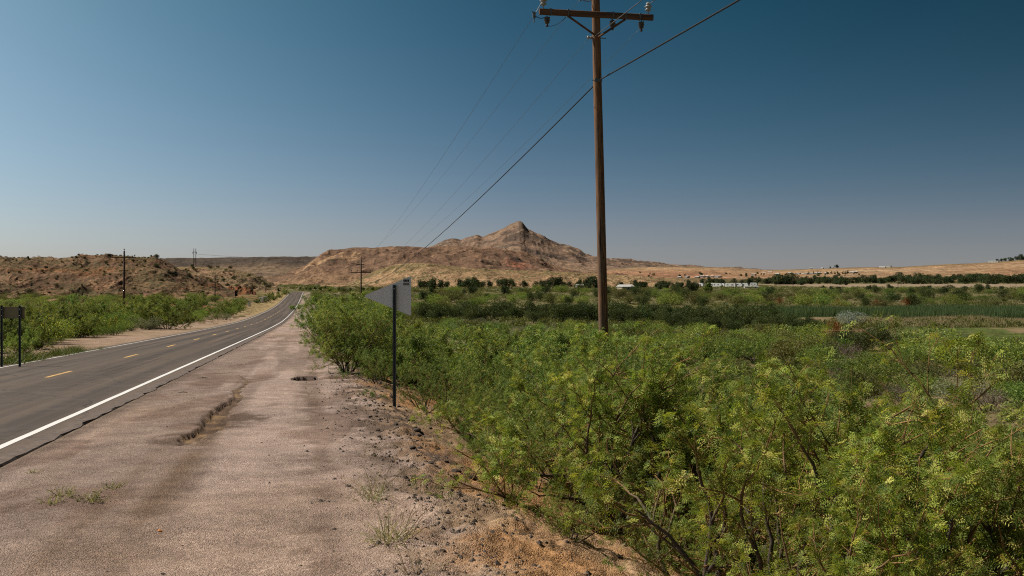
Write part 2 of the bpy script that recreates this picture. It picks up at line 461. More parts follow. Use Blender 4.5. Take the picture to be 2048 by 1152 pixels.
def ground_rel(X, Y, detail=True):
    X = np.asarray(X, float); Y = np.asarray(Y, float)
    D = np.hypot(X, Y)
    u = lat(X, Y); hr = hroad(Y)
    au = np.abs(u)
    zs = -hr - .07 - .012 * np.clip(au - 3.7, 0, 8)
    und = (fbm(X * .06, Y * .06, 3, 3) - .5) * 1.5 + (fbm(X * .3, Y * .3, 9, 3) - .5) * .35
    und = und * sstep(1500, 300, D)
    zval = -np.interp(D, _hv[:, 0], _hv[:, 1]) + und
    ex = u - crest(Y)
    soft = np.where(ex > 0, ex - .5 * (1 - np.exp(-np.maximum(ex, 0) / .5)), 0)
    zsl = zs - .37 * soft
    k = .5
    hmix = np.clip(.5 + .5 * (zsl - zval) / k, 0, 1)
    right = zval + (zsl - zval) * hmix + k * hmix * (1 - hmix)
    right = np.where(u > 60, zval, right)
    wr = sstep(9.5, 14, u); right = zs * (1 - wr) * (zsl < zval) + right * np.where(zsl < zval, wr, 1)
    zl = -np.interp(Y, _hl[:, 0], _hl[:, 1]) + und * .8
    w = sstep(-6, -17, u)
    left = zs * (1 - w) + zl * w
    z = np.where(u > 0, right, left)
    far = sstep(500, 640, Y)
    z = z * (1 - far) + (-np.interp(D, _hv[:, 0], _hv[:, 1]) + und * .5) * far
    # road bed below the asphalt slab
    z = z - .10 * sstep(3.66, 3.5, au) * sstep(560, 520, Y)
    if detail:
        sh = sstep(3.7, 4.6, u) * sstep(9.5, 7.5, u)
        z = z + sh * (fbm(X * .7, Y * .7, 21, 3) - .5) * .10
        rough = sstep(7.6, 9.3, u) * sstep(60, 30, D)
        z = z + rough * ((fbm(X * 3.0, Y * 3.0, 33, 3) - .5) * .16 + (fbm(X * 9, Y * 9, 35, 2) - .5) * .07)
        near = (D < 45)
        if np.any(near):
            gx = X + (fbm(X * 3.1, Y * 3.1, 41, 4) - .5) * .24
            gy = Y + (fbm(X * 3.1 + 9, Y * 3.1, 43, 4) - .5) * .24
            ds, par, side = seg_dist(gx, gy, GULLY)
            wd = np.interp(par, np.arange(len(GW)), GW)
            g = sstep(wd * .85, wd * .55, ds)
            z = z - g * np.minimum(.085, wd * .42)
            # wash-out hole under the broken asphalt edge, running off down the bank
            hx, hy = gx - HOLE[0], gy - HOLE[1]
            e = np.hypot(hx / .46, hy / .95)
            z = z - .6 * sstep(1.05, .85, e)
            run = np.hypot((hy - .25 - .25 * hx) / .42, np.clip(.3 - hx, 0, 9) / .3)
            z = z - .38 * sstep(1.0, .4, run) * sstep(3.0, .4, hx) * (hx > -.1)
    return z

def at(px, py):
    """world point where the view ray through photo pixel (px, py) meets the ground"""
    kx, kz = (px - CX) / F, (HY - py) / F
    Y = np.geomspace(3, 6000, 1600)
    g = ground_rel(kx * Y, Y, False)
    below = kz * Y < g
    i = int(np.argmax(below)) if below.any() else len(Y) - 1
    y = Y[i]
    return np.array([kx * y, y, g[i] + EYE])

def gz(x, y):
    return float(ground_rel(np.array([x]), np.array([y]))[0]) + EYE

def pt(px, py, Y):
    return np.array([(px - CX) / F * Y, Y, (HY - py) / F * Y + EYE])

# --- ground sheet -----------------------------------------------------------
def lerp3(a, b, t):
    return np.asarray(a) * (1 - t[..., None]) + np.asarray(b) * t[..., None]

def ground_tint(X, Y):
    D = np.hypot(X, Y); u = lat(X, Y)
    n1 = fbm(X * .11, Y * .11, 51, 4); n2 = fbm(X * .45, Y * .45, 53, 4); n3 = fbm(X * .02, Y * .02, 55, 4)
    n4 = fbm(X * 2.1, Y * 2.1, 57, 3)
    # valley floor
    green = sstep(.36, .56, n1 * .55 + n2 * .25 + n3 * .20)
    c = lerp3((.25, .18, .105), (.085, .105, .030), green)
    c = lerp3(c, (.16, .145, .055), sstep(.5, .66, n2) * .6)
    # greener meadow on the right-hand flats
    mead = sstep(40, 75, X) * sstep(75, 100, Y) * sstep(215, 170, Y)
    c = lerp3(c, (.105, .14, .036), mead * sstep(.3, .5, n1) * .85)
    rd = sstep(50, 58, X) * sstep(198, 206, Y + X * .02) * sstep(246, 238, Y)
    c = lerp3(c, (.045, .075, .030), rd)
    ts = sstep(60, 75, X) * sstep(150, 158, Y + (X - 70) * .28) * sstep(200, 188, Y + (X - 70) * .12) * sstep(.3, .5, n2)
    c = lerp3(c, (.34, .26, .165), ts * .85)
    far = sstep(240, 420, D)
    band = fbm(X * .004, Y * .02, 61, 4)
    fc = lerp3((.075, .085, .030), (.20, .165, .085), sstep(.44, .62, band))
    c = lerp3(c, fc, far * (u > 5))
    field = sstep(230, 270, X) * sstep(760, 800, Y) * sstep(1120, 1060, Y)
    c = lerp3(c, (.36, .27, .19), field * .9)
    # left flats at the foot of the bluff
    lf = sstep(-7, -12, u)
    lc = lerp3((.30, .19, .10), (.125, .125, .040), sstep(.40, .56, n1 * .6 + n2 * .4))
    lc = lerp3(lc, (.30, .13, .06), sstep(.60, .70, fbm(X * .03, Y * .09, 71, 3)) * .8)
    c = lerp3(c, lc, lf * sstep(900, 500, Y))
    # left gravel verge
    vw = 7.6 + np.clip((Y - 40) / 70, 0, 1) * 2.6 + (n2 - .5) * 2
    vg = sstep(-vw - .8, -vw + .2, u) * (u < 0) * sstep(560, 460, Y)
    c = lerp3(c, lerp3((.40, .285, .215), (.33, .24, .16), sstep(.4, .6, n2)), vg)
    c = lerp3(c, (.36, .27, .12), vg * sstep(170, 230, Y) * .8)
    # right bank: bare tan and orange dirt
    cr = crest(Y)
    bank = sstep(cr - .9, cr + .3, u + (n4 - .5) * 1.4) * sstep(cr + 13, cr + 5, u) * (u > 0) * sstep(120, 50, Y)
    bc = lerp3((.40, .275, .17), (.43, .24, .115), sstep(.45, .65, n2))
    bc = lerp3(bc, (.17, .12, .092), sstep(.44, .60, n4) * sstep(cr + 1.6, cr + .2, u) * sstep(7, 14, Y))
    c = lerp3(c, bc, bank)
    # right shoulder: pinkish chip-seal
    shd = sstep(3.3, 3.8, u) * sstep(cr + .5, cr - .5, u + (n4 - .5) * 1.2) * sstep(560, 460, Y)
    v = X * .98 + .2 * Y                        # across the road
    streak = fbm(v * 1.3, (Y - .2 * X) * .07, 81, 4)
    sc = lerp3((.45, .345, .305), (.325, .245, .212), sstep(.40, .62, streak))
    sc = lerp3(sc, (.40, .285, .215), sstep(.46, .66, n1) * .5)
    blot = fbm(X * .9, Y * .35, 83, 4)
    sc = lerp3(sc, (.215, .142, .112), sstep(.56, .70, blot) * .65)
    # two wheel ruts with brown dust, and a darker broken margin by the bank
    wob = .3 * (vnoise(Y * .14, Y * 0, 7) - .5)
    rut = np.exp(-((u - 5.95 + wob) / .24) ** 2) * sstep(26, 15, Y) + .55 * np.exp(-((u - 5.45 + wob) / .10) ** 2) * sstep(22, 12, Y)
    sc = lerp3(sc, (.205, .138, .098), np.clip(rut, 0, 1) * .9 * sstep(.18, .42, fbm(X * .9, Y * .4, 85, 3)))
    rut2 = np.exp(-((u - 7.75 + wob * .6) / .16) ** 2) * sstep(.3, .55, fbm(X * 1.2, Y * .5, 86, 3))
    sc = lerp3(sc, (.22, .155, .125), rut2 * .65)
    edge = np.exp(-((u - cr + .15) / .6) ** 2)
    sc = lerp3(sc, (.135, .095, .076), edge * .75 * sstep(.34, .56, n4) * sstep(8, 13, Y))
    mg = np.exp(-((u - cr + 1.35) / .3) ** 2) * sstep(.45, .6, n4)
    sc = lerp3(sc, (.19, .13, .10), mg * .6)
    # darker strip beside the asphalt edge
    sc = lerp3(sc, (.17, .125, .105), np.exp(-((u - 3.75) / .22) ** 2) * .7)
    c = lerp3(c, sc, shd)
    # gully soil, stains, and shade painted into the gully side and the hole
    nr = D < 45
    if np.any(nr):
        gx = X + (fbm(X * 3.1, Y * 3.1, 41, 4) - .5) * .24
        gy = Y + (fbm(X * 3.1 + 9, Y * 3.1, 43, 4) - .5) * .24
        ds, par, side = seg_dist(gx, gy, GULLY)
        wd = np.interp(par, np.arange(len(GW)), GW)
        c = lerp3(c, lerp3((.33, .215, .115), (.17, .11, .07), sstep(.4, .6, n4)), sstep(wd * .9, wd * .6, ds) * .8 * sstep(8, 7, par) )
        lip_shade = sstep(wd * .85, wd * .65, ds) * sstep(-.15, .45, side * ds / np.maximum(wd, .01)) + .35 * sstep(wd * 1.5, wd * .9, ds) * sstep(.4, .55, n4)
        c = lerp3(c, (.085, .060, .048), np.clip(lip_shade, 0, 1) * .62)  # bank shade painted along one side of the gully
        # damp triangle beside the gully
        tx, ty = gx + 5.15, gy - 18.6
        tri = sstep(.0, .12, tx + .35) * sstep(.62, .40, tx) * sstep(1.9, 1.2, np.abs(ty) * (1.0 + .8 * (tx + .35)))
        c = lerp3(c, (.115, .075, .052), tri * .75 * sstep(.25, .45, n4))
        st = np.hypot((gx + 5.3) / .55, (gy - 16.0) / 1.1)
        c = lerp3(c, (.13, .088, .066), sstep(1.1, .5, st) * .75 * sstep(.3, .5, n4))
        hx, hy = gx - HOLE[0], gy - HOLE[1]
        e = np.hypot(hx / .46, hy / .95)
        c = lerp3(c, (.06, .042, .034), sstep(1.12, .98, e) * .9)  # inside of the hole painted dark, as shade
        run = np.hypot((hy - .25 - .25 * hx) / .6, np.clip(.3 - hx, 0, 9) / .3)
        c = lerp3(c, lerp3((.16, .10, .065), (.40, .22, .08), sstep(.45, .6, n2)), sstep(1.1, .5, run) * sstep(3.4, .8, hx) * (hx > .1) * .8)
    gravel = np.clip(shd + vg + bank * .9 + lf * .3, 0, 1) * sstep(160, 50, D)
    gravel = np.maximum(gravel, .25)
    return c, gravel

def build_ground():
    cols = np.concatenate([np.arange(-140, 2190, 3.0)])
    az_f = np.arctan2((cols - CX), F)                    # from +Y toward +X
    az_c = np.linspace(az_f[-1], az_f[0] + 2 * math.pi, 60)[1:-1]
    az = np.concatenate([az_f, az_c])
    def gs(a, b, r): return np.geomspace(a, b, int(math.log(b / a) / r) + 1)[:-1]
    rr = np.concatenate([[.15], gs(.6, 5, .06), gs(5, 40, .0062), gs(40, 600, .011), gs(600, 11000, .03), [11000]])
    A, RR = np.meshgrid(az, rr)
    X = np.sin(A) * RR; Y = np.cos(A) * RR
    Z = ground_rel(X, Y) + EYE
    c, g = ground_tint(X, Y)
    n, k = X.shape
    i = np.arange(n - 1)[:, None]; j = np.arange(k)[None]; j2 = (j + 1) % k
    q = np.stack([i * k + j, i * k + j2, (i + 1) * k + j2, (i + 1) * k + j], -1).reshape(-1, 4)[:, ::-1]
    V = np.stack([X, Y, Z], -1).reshape(-1, 3)
    cap = np.arange(k)[None]
    me = raw_mesh('ground', V, [q, cap], [M['ground']], True, {'gravel': ('POINT', g.ravel())}, c.reshape(-1, 3))
    o = link('ground', me); tag(o, kind='structure')
    return o
build_ground()

# --- road --------------------------------------------------------------------
def build_road():
    Y = np.concatenate([np.arange(-60, 60, .35), np.arange(60, 180, 1.0), np.arange(180, 545, 2.5)])
    us = np.concatenate([[-3.62], np.linspace(-3.5, 3.5, 23), [3.62]])
    jag = (fbm(Y * 1.6, Y * 0 + 3, 91, 3) - .5) * .22
    jag2 = (fbm(Y * 1.3, Y * 0 + 8, 93, 3) - .5) * .22
    rows = []
    for k, u in enumerate(us):
        uu = u + (jag * sstep(3.3, 3.62, np.full_like(Y, u)) + jag2 * sstep(-3.3, -3.62, np.full_like(Y, u)))
        rows.append(np.stack([road_x(Y) + uu / .98, Y, -hroad(Y) + EYE - .016 * abs(u)], -1))
    top = np.stack(rows, 1)
    for side in (0, -1):                                    # broken, drooping slab edge
        pass
    lo_r = top[:, -1] + np.stack([.10 + .09 * fbm(Y * 2.1, Y * 0, 95, 3), Y * 0, Y * 0 - .17], -1); lo_l = top[:, 0] + np.array([-.08, 0, -.17])
    V = np.concatenate([lo_l[:, None], top, lo_r[:, None]], 1)
    n, k = V.shape[:2]
    i = np.arange(n - 1)[:, None]; j = np.arange(k - 1)[None]
    q = np.stack([i * k + j, i * k + j + 1, (i + 1) * k + j + 1, (i + 1) * k + j], -1).reshape(-1, 4)
    ua = np.broadcast_to(np.concatenate([[-3.7], us, [3.7]])[None], (n, k))
    va = np.broadcast_to(Y[:, None], (n, k))
    me = raw_mesh('road', V.reshape(-1, 3), [q], [M['road']], False, {'across': ('POINT', ua.ravel()), 'along': ('POINT', va.ravel())})
    r = tag(link('road', me), kind='structure')
    def strip(name, u0, u1, ya, yb, m, step=1.0, lift=.004):
        n = max(3, int((yb - ya) / step) + 1)
        Ys = np.linspace(ya, yb, n)
        w = (fbm(Ys * 2, Ys * 0, 97, 2) - .5) * .015
        a = np.stack([road_x(Ys) + (u0 + w) / .98, Ys, -hroad(Ys) + EYE - .016 * abs(u0) + lift], -1)
        b = np.stack([road_x(Ys) + (u1 + w) / .98, Ys, -hroad(Ys) + EYE - .016 * abs(u1) + lift], -1)
        V = np.stack([a, b], 1).reshape(-1, 3)
        i = np.arange(n - 1)
        q = np.stack([2 * i, 2 * i + 1, 2 * i + 3, 2 * i + 2], -1)
        return link(name, raw_mesh(name, V, [q], [m]), r)
    for u0, u1 in ((3.04, 3.165), (-3.15, -3.04)):
        o = strip('edge_line', u0, u1, -58, 543, M['white_paint'] if u0 > 0 else M['worn_paint'], .8)
    y0 = 30.7 - 1.52 - 12.2 * 3
    k = 0
    while y0 + k * 12.2 < 330:
        a = y0 + k * 12.2
        strip('centre_dash', -.075, .06, a, a + 3.05, M['yellow_paint'], .4)
        k += 1
    return r
build_road()

# --- hills --------------------------------------------------------------------
HILLS = {}
def build_hill(name, ridge, Dr, Df, hf, prof, tintf, m, step=2.0, rows=90, gul=(.02, 2.0, .5), rough=(1.5, .02), back=.5, label=None, jag=0.0, dvar=0.0, rfun=None):
    """ridge: (px, py) skyline points; Dr / Df distances of ridge and foot; hf: depth of the foot below the eye"""
    ridge = np.array(ridge, float)
    px = np.arange(ridge[0, 0], ridge[-1, 0] + .1, step)
    py = np.interp(px, ridge[:, 0], ridge[:, 1])
    ker = np.hanning(9)[1:-1]; ker /= ker.sum()
    py = np.convolve(np.pad(py, 3, mode='edge'), ker, 'valid')
    t = np.concatenate([np.linspace(0, 1, rows), 1 + np.linspace(0, 1, rows // 3)[1:] * back])
    T, PX = np.meshgrid(t, px, indexing='ij')
    dr = Dr * (1 + dvar * (fbm(px * .006, px * 0, 5, 2) - .5)); df = Df * (1 + dvar * (fbm(px * .008, px * 0 + 4, 8, 2) - .5))
    D = df[None] + (dr - df)[None] * np.minimum(T, 1) + (dr - df)[None] * np.maximum(T - 1, 0) * 1.6
    hr_ = (HY - py) / F * dr
    kw = np.hanning(int(90 / step) | 1); kw /= kw.sum(); kh = len(kw) // 2
    hb_ = np.convolve(np.pad(hr_, kh, mode='edge'), kw, 'valid')
    wj = np.clip(np.arange(len(px))[None] + (fbm(PX * .03, T * 3, 2, 3) - .5) * (60 / step) * np.clip(1 - T, 0, 1), 0, len(px) - 1)
    ww = np.clip((np.minimum(T, 1) - .45) / .55, 0, 1) ** 1.3
    Hr = np.interp(wj, np.arange(len(px)), hb_) * (1 - ww) + np.interp(wj, np.arange(len(px)), hr_) * ww
    K = (PX - CX) / F
    X, Y = K * D, D
    p = np.where(T <= 1, prof(np.minimum(T, 1), PX), 1 - .9 * sstep(1, 1 + back, T) )
    amp = sstep(0, .12, T) * sstep(1.02, .86, T)
    fr, ga, st = gul
    g = ridged(X * fr + .35 * fbm(X * fr * .6, Y * fr * .6, 3, 3) * 3, Y * fr * st, 7, 4)
    Z = -hf + (Hr + hf) * p
    zd = (g - .62) * ga * amp * 2
    zd = zd + (fbm(X * rough[1], Y * rough[1], 12, 5) - .5) * 2 * rough[0] * amp
    if jag: zd = zd + (fbm(X * rough[1] * 3, Y * rough[1] * 3, 19, 4) - .5) * jag * np.where(T > .45, 1, .4) * sstep(0, .1, T) * np.where(T <= 1.05, 1, .3)
    Z = Z + zd
    if rfun is not None: Z = Z + rfun(PX, T, X, Y)
    V = np.stack([X, Y, Z + EYE], -1)
    # slope-aware rock colour is a property of the terrain (steep = bare rock)
    gy, gx = np.gradient(Z)
    n, k = X.shape
    c = tintf(PX, T, X, Y, Z, g)
    i = np.arange(n - 1)[:, None]; j = np.arange(k - 1)[None]
    q = np.stack([i * k + j, i * k + j + 1, (i + 1) * k + j + 1, (i + 1) * k + j], -1).reshape(-1, 4)
    me = raw_mesh(name, V.reshape(-1, 3), [q], [m], True, None, c.reshape(-1, 3))
    o = tag(link(name, me), kind='structure')
    PY = HY - (V[..., 2] - EYE) / D * F
    HILLS[name] = (px, t, V, PY, rows)
    return o

def hill_at(name, px, py):
    hx, t, V, PY, rows = HILLS[name]
    j = int(np.clip(round((px - hx[0]) / (hx[1] - hx[0])), 0, len(hx) - 1))
    i = int(np.argmin(np.abs(PY[:rows, j] - py)))
    return V[i, j].copy()

def tint_far(PX, T, X, Y, Z, g):
    n = fbm(X * .006, Y * .006, 3, 4)
    c = lerp3((.36, .225, .135), (.26, .165, .10), sstep(.4, .6, n))
    return c

# the sharp peak
def tint_peak(PX, T, X, Y, Z, g):
    n = fbm(X * .004, Y * .004, 3, 4); n2 = fbm(X * .014, Y * .014, 5, 4)
    c = lerp3((.325, .222, .158), (.27, .182, .132), sstep(.4, .6, n))
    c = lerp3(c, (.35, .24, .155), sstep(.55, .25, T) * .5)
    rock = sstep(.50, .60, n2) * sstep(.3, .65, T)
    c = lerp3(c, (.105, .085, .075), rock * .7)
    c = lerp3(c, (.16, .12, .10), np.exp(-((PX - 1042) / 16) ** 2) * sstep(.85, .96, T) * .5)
    return c
M['hill_far'] = hill_mat('far_hill_earth', .10, (.09, .075, .048), .6, .03, .5)
M['hill_mid'] = hill_mat('brown_hill_earth', .20, (.080, .062, .038), .7, .06, .5)
M['hill_near'] = hill_mat('bluff_earth', .55, (.085, .075, .035), .75, .22, .55)

def crag(PX, T, X, Y):
    a = sstep(.05, .3, T) * sstep(1.25, 1.0, T)
    top = np.where(T > .98, .35, 1)
    big = (ridged(X * .006, Y * .006, 61, 3) - .6) * 22
    med = (ridged(X * .021 + 4, Y * .021, 63, 4) - .6) * 12 * sstep(.38, .55, fbm(X * .004, Y * .004, 66, 3))
    fin = (ridged(X * .07, Y * .07, 65, 3) - .6) * 5 * sstep(.3, .75, T)
    return (big + med + fin) * a * top
def crag_low(PX, T, X, Y):
    a = sstep(.05, .25, T) * sstep(1.2, 1.0, T)
    top = np.where(T > .97, .3, 1)
    return ((ridged(X * .009, Y * .009, 71, 4) - .6) * 19 + (ridged(X * .035, Y * .035, 73, 3) - .6) * 3.5) * a * top
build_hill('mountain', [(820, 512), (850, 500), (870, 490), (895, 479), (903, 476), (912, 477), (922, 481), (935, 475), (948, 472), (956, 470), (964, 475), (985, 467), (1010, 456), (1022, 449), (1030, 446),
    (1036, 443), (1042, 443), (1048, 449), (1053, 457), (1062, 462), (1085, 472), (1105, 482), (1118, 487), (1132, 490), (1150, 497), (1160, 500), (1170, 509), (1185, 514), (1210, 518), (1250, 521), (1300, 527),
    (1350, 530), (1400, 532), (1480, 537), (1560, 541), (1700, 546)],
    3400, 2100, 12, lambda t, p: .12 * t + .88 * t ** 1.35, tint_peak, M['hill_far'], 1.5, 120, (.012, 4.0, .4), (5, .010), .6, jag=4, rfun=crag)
# right-hand plateau
def tint_plat(PX, T, X, Y, Z, g):
    n = fbm(X * .003, Y * .01, 3, 4)
    c = lerp3((.46, .305, .18), (.36, .215, .125), sstep(.4, .6, n))
    c = lerp3(c, (.40, .20, .12), sstep(1560, 1350, PX) * sstep(.15, .3, T) * sstep(.85, .6, T) * .6)
    c = lerp3(c, (.25, .19, .10), sstep(.84, .93, T + .15 * (n - .5)) * .75)
    c = lerp3(c, (.52, .38, .24), np.exp(-((T - .66) / .1) ** 2) * sstep(1500, 1750, PX) * .7)
    c = lerp3(c, (.085, .09, .035), sstep(.26, .06, T + .3 * (n - .5)) * .85)
    return c
build_hill('plateau', [(1120, 546), (1200, 541), (1260, 535), (1330, 533), (1400, 534.5), (1480, 537), (1530, 540), (1580, 539), (1640, 537.5), (1700, 535), (1760, 534), (1800, 534), (1850, 531), (1900, 528), (1950, 526.5), (2000, 523), (2048, 519), (2140, 514), (2220, 512)],
    2500, 1350, 10.2, lambda t, p: .3 * t + .7 * t ** 1.2, tint_plat, M['hill_far'], 2.5, 70, (.012, 3.0, .3), (2.5, .015), .8)
# far flat-topped mesa
def tint_mesa(PX, T, X, Y, Z, g):
    n = fbm(X * .006, Y * .006, 3, 4)
    c = lerp3((.255, .18, .12), (.19, .135, .095), sstep(.4, .6, n))
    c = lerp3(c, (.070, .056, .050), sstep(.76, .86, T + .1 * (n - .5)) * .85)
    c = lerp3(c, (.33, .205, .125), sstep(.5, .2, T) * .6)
    return c
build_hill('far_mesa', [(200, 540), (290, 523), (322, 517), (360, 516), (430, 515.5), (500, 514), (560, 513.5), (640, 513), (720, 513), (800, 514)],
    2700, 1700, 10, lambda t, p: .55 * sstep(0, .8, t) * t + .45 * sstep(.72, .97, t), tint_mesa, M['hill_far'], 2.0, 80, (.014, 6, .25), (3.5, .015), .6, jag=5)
# broad brown hill
def tint_brown(PX, T, X, Y, Z, g):
    n = fbm(X * .008, Y * .008, 3, 4); n2 = fbm(X * .03, Y * .03, 5, 4)
    c = lerp3((.275, .170, .112), (.205, .125, .084), sstep(.4, .6, n))
    c = lerp3(c, (.38, .24, .15), sstep(.55, .68, n2) * .35)
    c = lerp3(c, (.30, .12, .075), np.exp(-((PX - 1035) / 26) ** 2 - ((T - .55) / .16) ** 2) * .9)
    c = lerp3(c, (.075, .058, .048), sstep(.55, .64, n2) * np.exp(-((PX - 1030) / 46) ** 2 - ((T - .62) / .22) ** 2))
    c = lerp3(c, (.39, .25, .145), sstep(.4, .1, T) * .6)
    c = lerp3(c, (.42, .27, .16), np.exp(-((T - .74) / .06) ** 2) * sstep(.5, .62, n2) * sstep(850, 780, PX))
    return c
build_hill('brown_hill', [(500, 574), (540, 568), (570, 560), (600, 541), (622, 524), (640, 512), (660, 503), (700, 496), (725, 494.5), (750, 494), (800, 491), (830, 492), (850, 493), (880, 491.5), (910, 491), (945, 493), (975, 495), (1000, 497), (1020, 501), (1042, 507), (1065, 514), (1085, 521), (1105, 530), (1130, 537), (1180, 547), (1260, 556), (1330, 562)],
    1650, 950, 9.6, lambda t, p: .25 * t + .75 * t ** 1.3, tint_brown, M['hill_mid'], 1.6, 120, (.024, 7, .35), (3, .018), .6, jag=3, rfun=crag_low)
# pale stippled bench in front of it
def tint_bench(PX, T, X, Y, Z, g):
    n = fbm(X * .02, Y * .02, 3, 4)
    c = lerp3((.44, .29, .17), (.34, .215, .125), sstep(.4, .6, n))
    c = lerp3(c, (.175, .16, .055), sstep(.45, .6, fbm(X * .012, Y * .03, 6, 3)) * sstep(.45, .85, T) * .45)
    c = lerp3(c, (.125, .085, .06), sstep(.5, .62, n) * np.exp(-((PX - 755) / 28) ** 2) * sstep(.25, .5, T))
    return c
M['hill_bench'] = hill_mat('bench_earth', .42, (.085, .082, .032), .9, .12, .62)
build_hill('bench_hill', [(640, 577), (690, 570), (720, 558), (745, 545), (775, 533), (800, 527.5), (830, 525), (860, 528), (900, 533), (960, 538), (1040, 541), (1100, 543), (1160, 545), (1220, 548), (1300, 555), (1400, 562)],
    930, 780, 9.6, lambda t, p: .1 * t + .9 * sstep(0, 1, t) , tint_bench, M['hill_bench'], 1.6, 60, (.04, 3.0, .3), (1.5, .04), 1.2, jag=1.5)
# second bench behind the bluff, carrying the H-frame
def tint_low(PX, T, X, Y, Z, g):
    n = fbm(X * .03, Y * .03, 3, 4); n2 = fbm(X * .1, Y * .1, 5, 3)
    c = lerp3((.36, .225, .14), (.28, .18, .115), sstep(.4, .6, n))
    c = lerp3(c, (.14, .13, .055), sstep(.5, .62, n2) * .6)
    c = lerp3(c, (.36, .27, .10), sstep(.86, .95, T) * .6)
    return c
build_hill('low_hill', [(260, 560), (320, 542), (345, 535), (385, 534), (420, 535.5), (450, 537), (475, 541), (500, 547), (520, 555), (540, 566), (556, 577)],
    640, 500, 9.0, lambda t, p: .2 * t + .8 * sstep(0, 1, t), tint_low, M['hill_near'], 1.2, 70, (.09, 2.4, .35), (1.0, .05), 1.0, jag=.9)
# small red cut bank at the foot of it
def tint_red(PX, T, X, Y, Z, g):
    n = fbm(X * .2, Z * .9, 3, 4)
    c = lerp3((.30, .125, .055), (.15, .065, .035), sstep(.42, .58, n))
    return lerp3(c, (.26, .16, .09), sstep(.9, .97, T))
build_hill('cut_bank', [(415, 590), (428, 585), (440, 578), (455, 575), (475, 574), (490, 575), (503, 582), (512, 590)],
    430, 416, 8.4, lambda t, p: .12 * t + .88 * sstep(.15, .62, t), tint_red, M['hill_near'], 1.0, 40, (.25, 1.5, .3), (.6, .3), 2.0, jag=1.2)
# eroded bluff on the left
def tint_bluff(PX, T, X, Y, Z, g):
    n = fbm(X * .05, Y * .05, 3, 4); n2 = fbm(X * .16, Y * .16 + Z * .3, 5, 4)
    c = lerp3((.29, .170, .10), (.19, .113, .070), sstep(.4, .6, n))
    c = lerp3(c, (.40, .245, .145), sstep(.54, .68, n2) * .5)
    c = lerp3(c, (.33, .155, .07), sstep(.55, .68, fbm(X * .04, Z * .5, 8, 3)) * sstep(.3, .6, T) * .7)
    c = lerp3(c, (.125, .105, .048), sstep(.48, .6, fbm(X * .09, Y * .09, 10, 4)) * .5)
    c = lerp3(c, (.40, .25, .13), sstep(.25, .05, T) * .5)
    return c
build_hill('bluff', [(-260, 512), (-120, 514), (0, 514.5), (40, 516), (80, 516), (110, 517), (150, 514.5), (190, 511.5), (215, 511), (250, 511.5), (275, 513), (295, 515.5), (315, 518), (330, 522), (345, 529), (362, 540), (385, 552), (410, 562), (440, 573), (470, 583)],
    400, 318, 7.3, lambda t, p: .22 * t + .78 * (.75 * sstep(.1, .9, t) + .25 * sstep(.72, .92, t)), tint_bluff, M['hill_near'], 1.2, 130, (.10, 1.9, .45), (1.0, .05), 1.0, jag=.8, dvar=.08)

# ----------------------------------------------------------------------------
# plants
# ----------------------------------------------------------------------------
def leaf_compound(rng, O, D, up, L, npair, wl, ll):
    """bipinnate mesquite leaves: two pinnae each with npair pairs of narrow leaflets"""
    n = len(O)
    B = nrm(np.cross(up, D)); Nn = np.cross(D, B)
    V = []; sh = []
    base = rng.random(n)
    for s in (-1, 1):
        a = R(24) * s + rng.normal(0, .12, n)
        P = D * np.cos(a)[:, None] + B * np.sin(a)[:, None]
        Q = nrm(np.cross(Nn, P))
        for k in range(npair):
            f = (k + .5) / npair
            c = O + D * (L * .22)[:, None] + P * (L * f)[:, None] - np.array([0, 0, 1.]) * (L * .22 * f * f)[:, None]
            for q in (-1, 1):
                w = Q * q
                d = nrm(P * .42 + w * .9 + Nn * rng.normal(.05, .18, n)[:, None] - np.array([0, 0, .15]))
                ln = (ll * (1 - .45 * abs(f - .4)) * (.85 + .3 * rng.random(n)))[:, None]
                tip = c + d * ln
                mid = c + d * ln * .5
                wd = P * wl
                V.append(np.stack([c, mid - wd, tip, mid + wd], 1)); sh.append(base)
    V = np.stack(V, 1).reshape(-1, 3)
    sh = np.stack(sh, 1).reshape(-1)
    return V, sh

def leaf_strips(rng, O, D, up, L, W, k=2):
    """a leaf seen from farther off: k narrow drooping strips"""
    n = len(O); V = []; sh = []
    base = rng.random(n)
    B = nrm(np.cross(up, D)); Nn = np.cross(D, B)
    for i in range(k):
        a = (i - (k - 1) / 2) * .7 + rng.normal(0, .25, n)
        P = nrm(D * np.cos(a)[:, None] + B * np.sin(a)[:, None] + rng.normal(0, .25, (n, 3)))
        Q = nrm(np.cross(Nn + rng.normal(0, .5, (n, 3)), P))
        tip = O + P * L[:, None] - np.array([0, 0, 1.]) * (L * .3)[:, None]
        mid = O + P * (L * .5)[:, None]
        w = Q * (W * .5)
        V.append(np.stack([O, mid - w, tip, mid + w], 1)); sh.append(np.clip(base + rng.normal(0, .12, n), 0, 1))
    return np.stack(V, 1).reshape(-1, 3), np.stack(sh, 1).reshape(-1)

def quads_mesh(name, V, sh, m):
    nq = len(V) // 4
    return raw_mesh(name, V, [np.arange(nq * 4).reshape(-1, 4)], [m], False, {'shade': ('FACE', sh)})

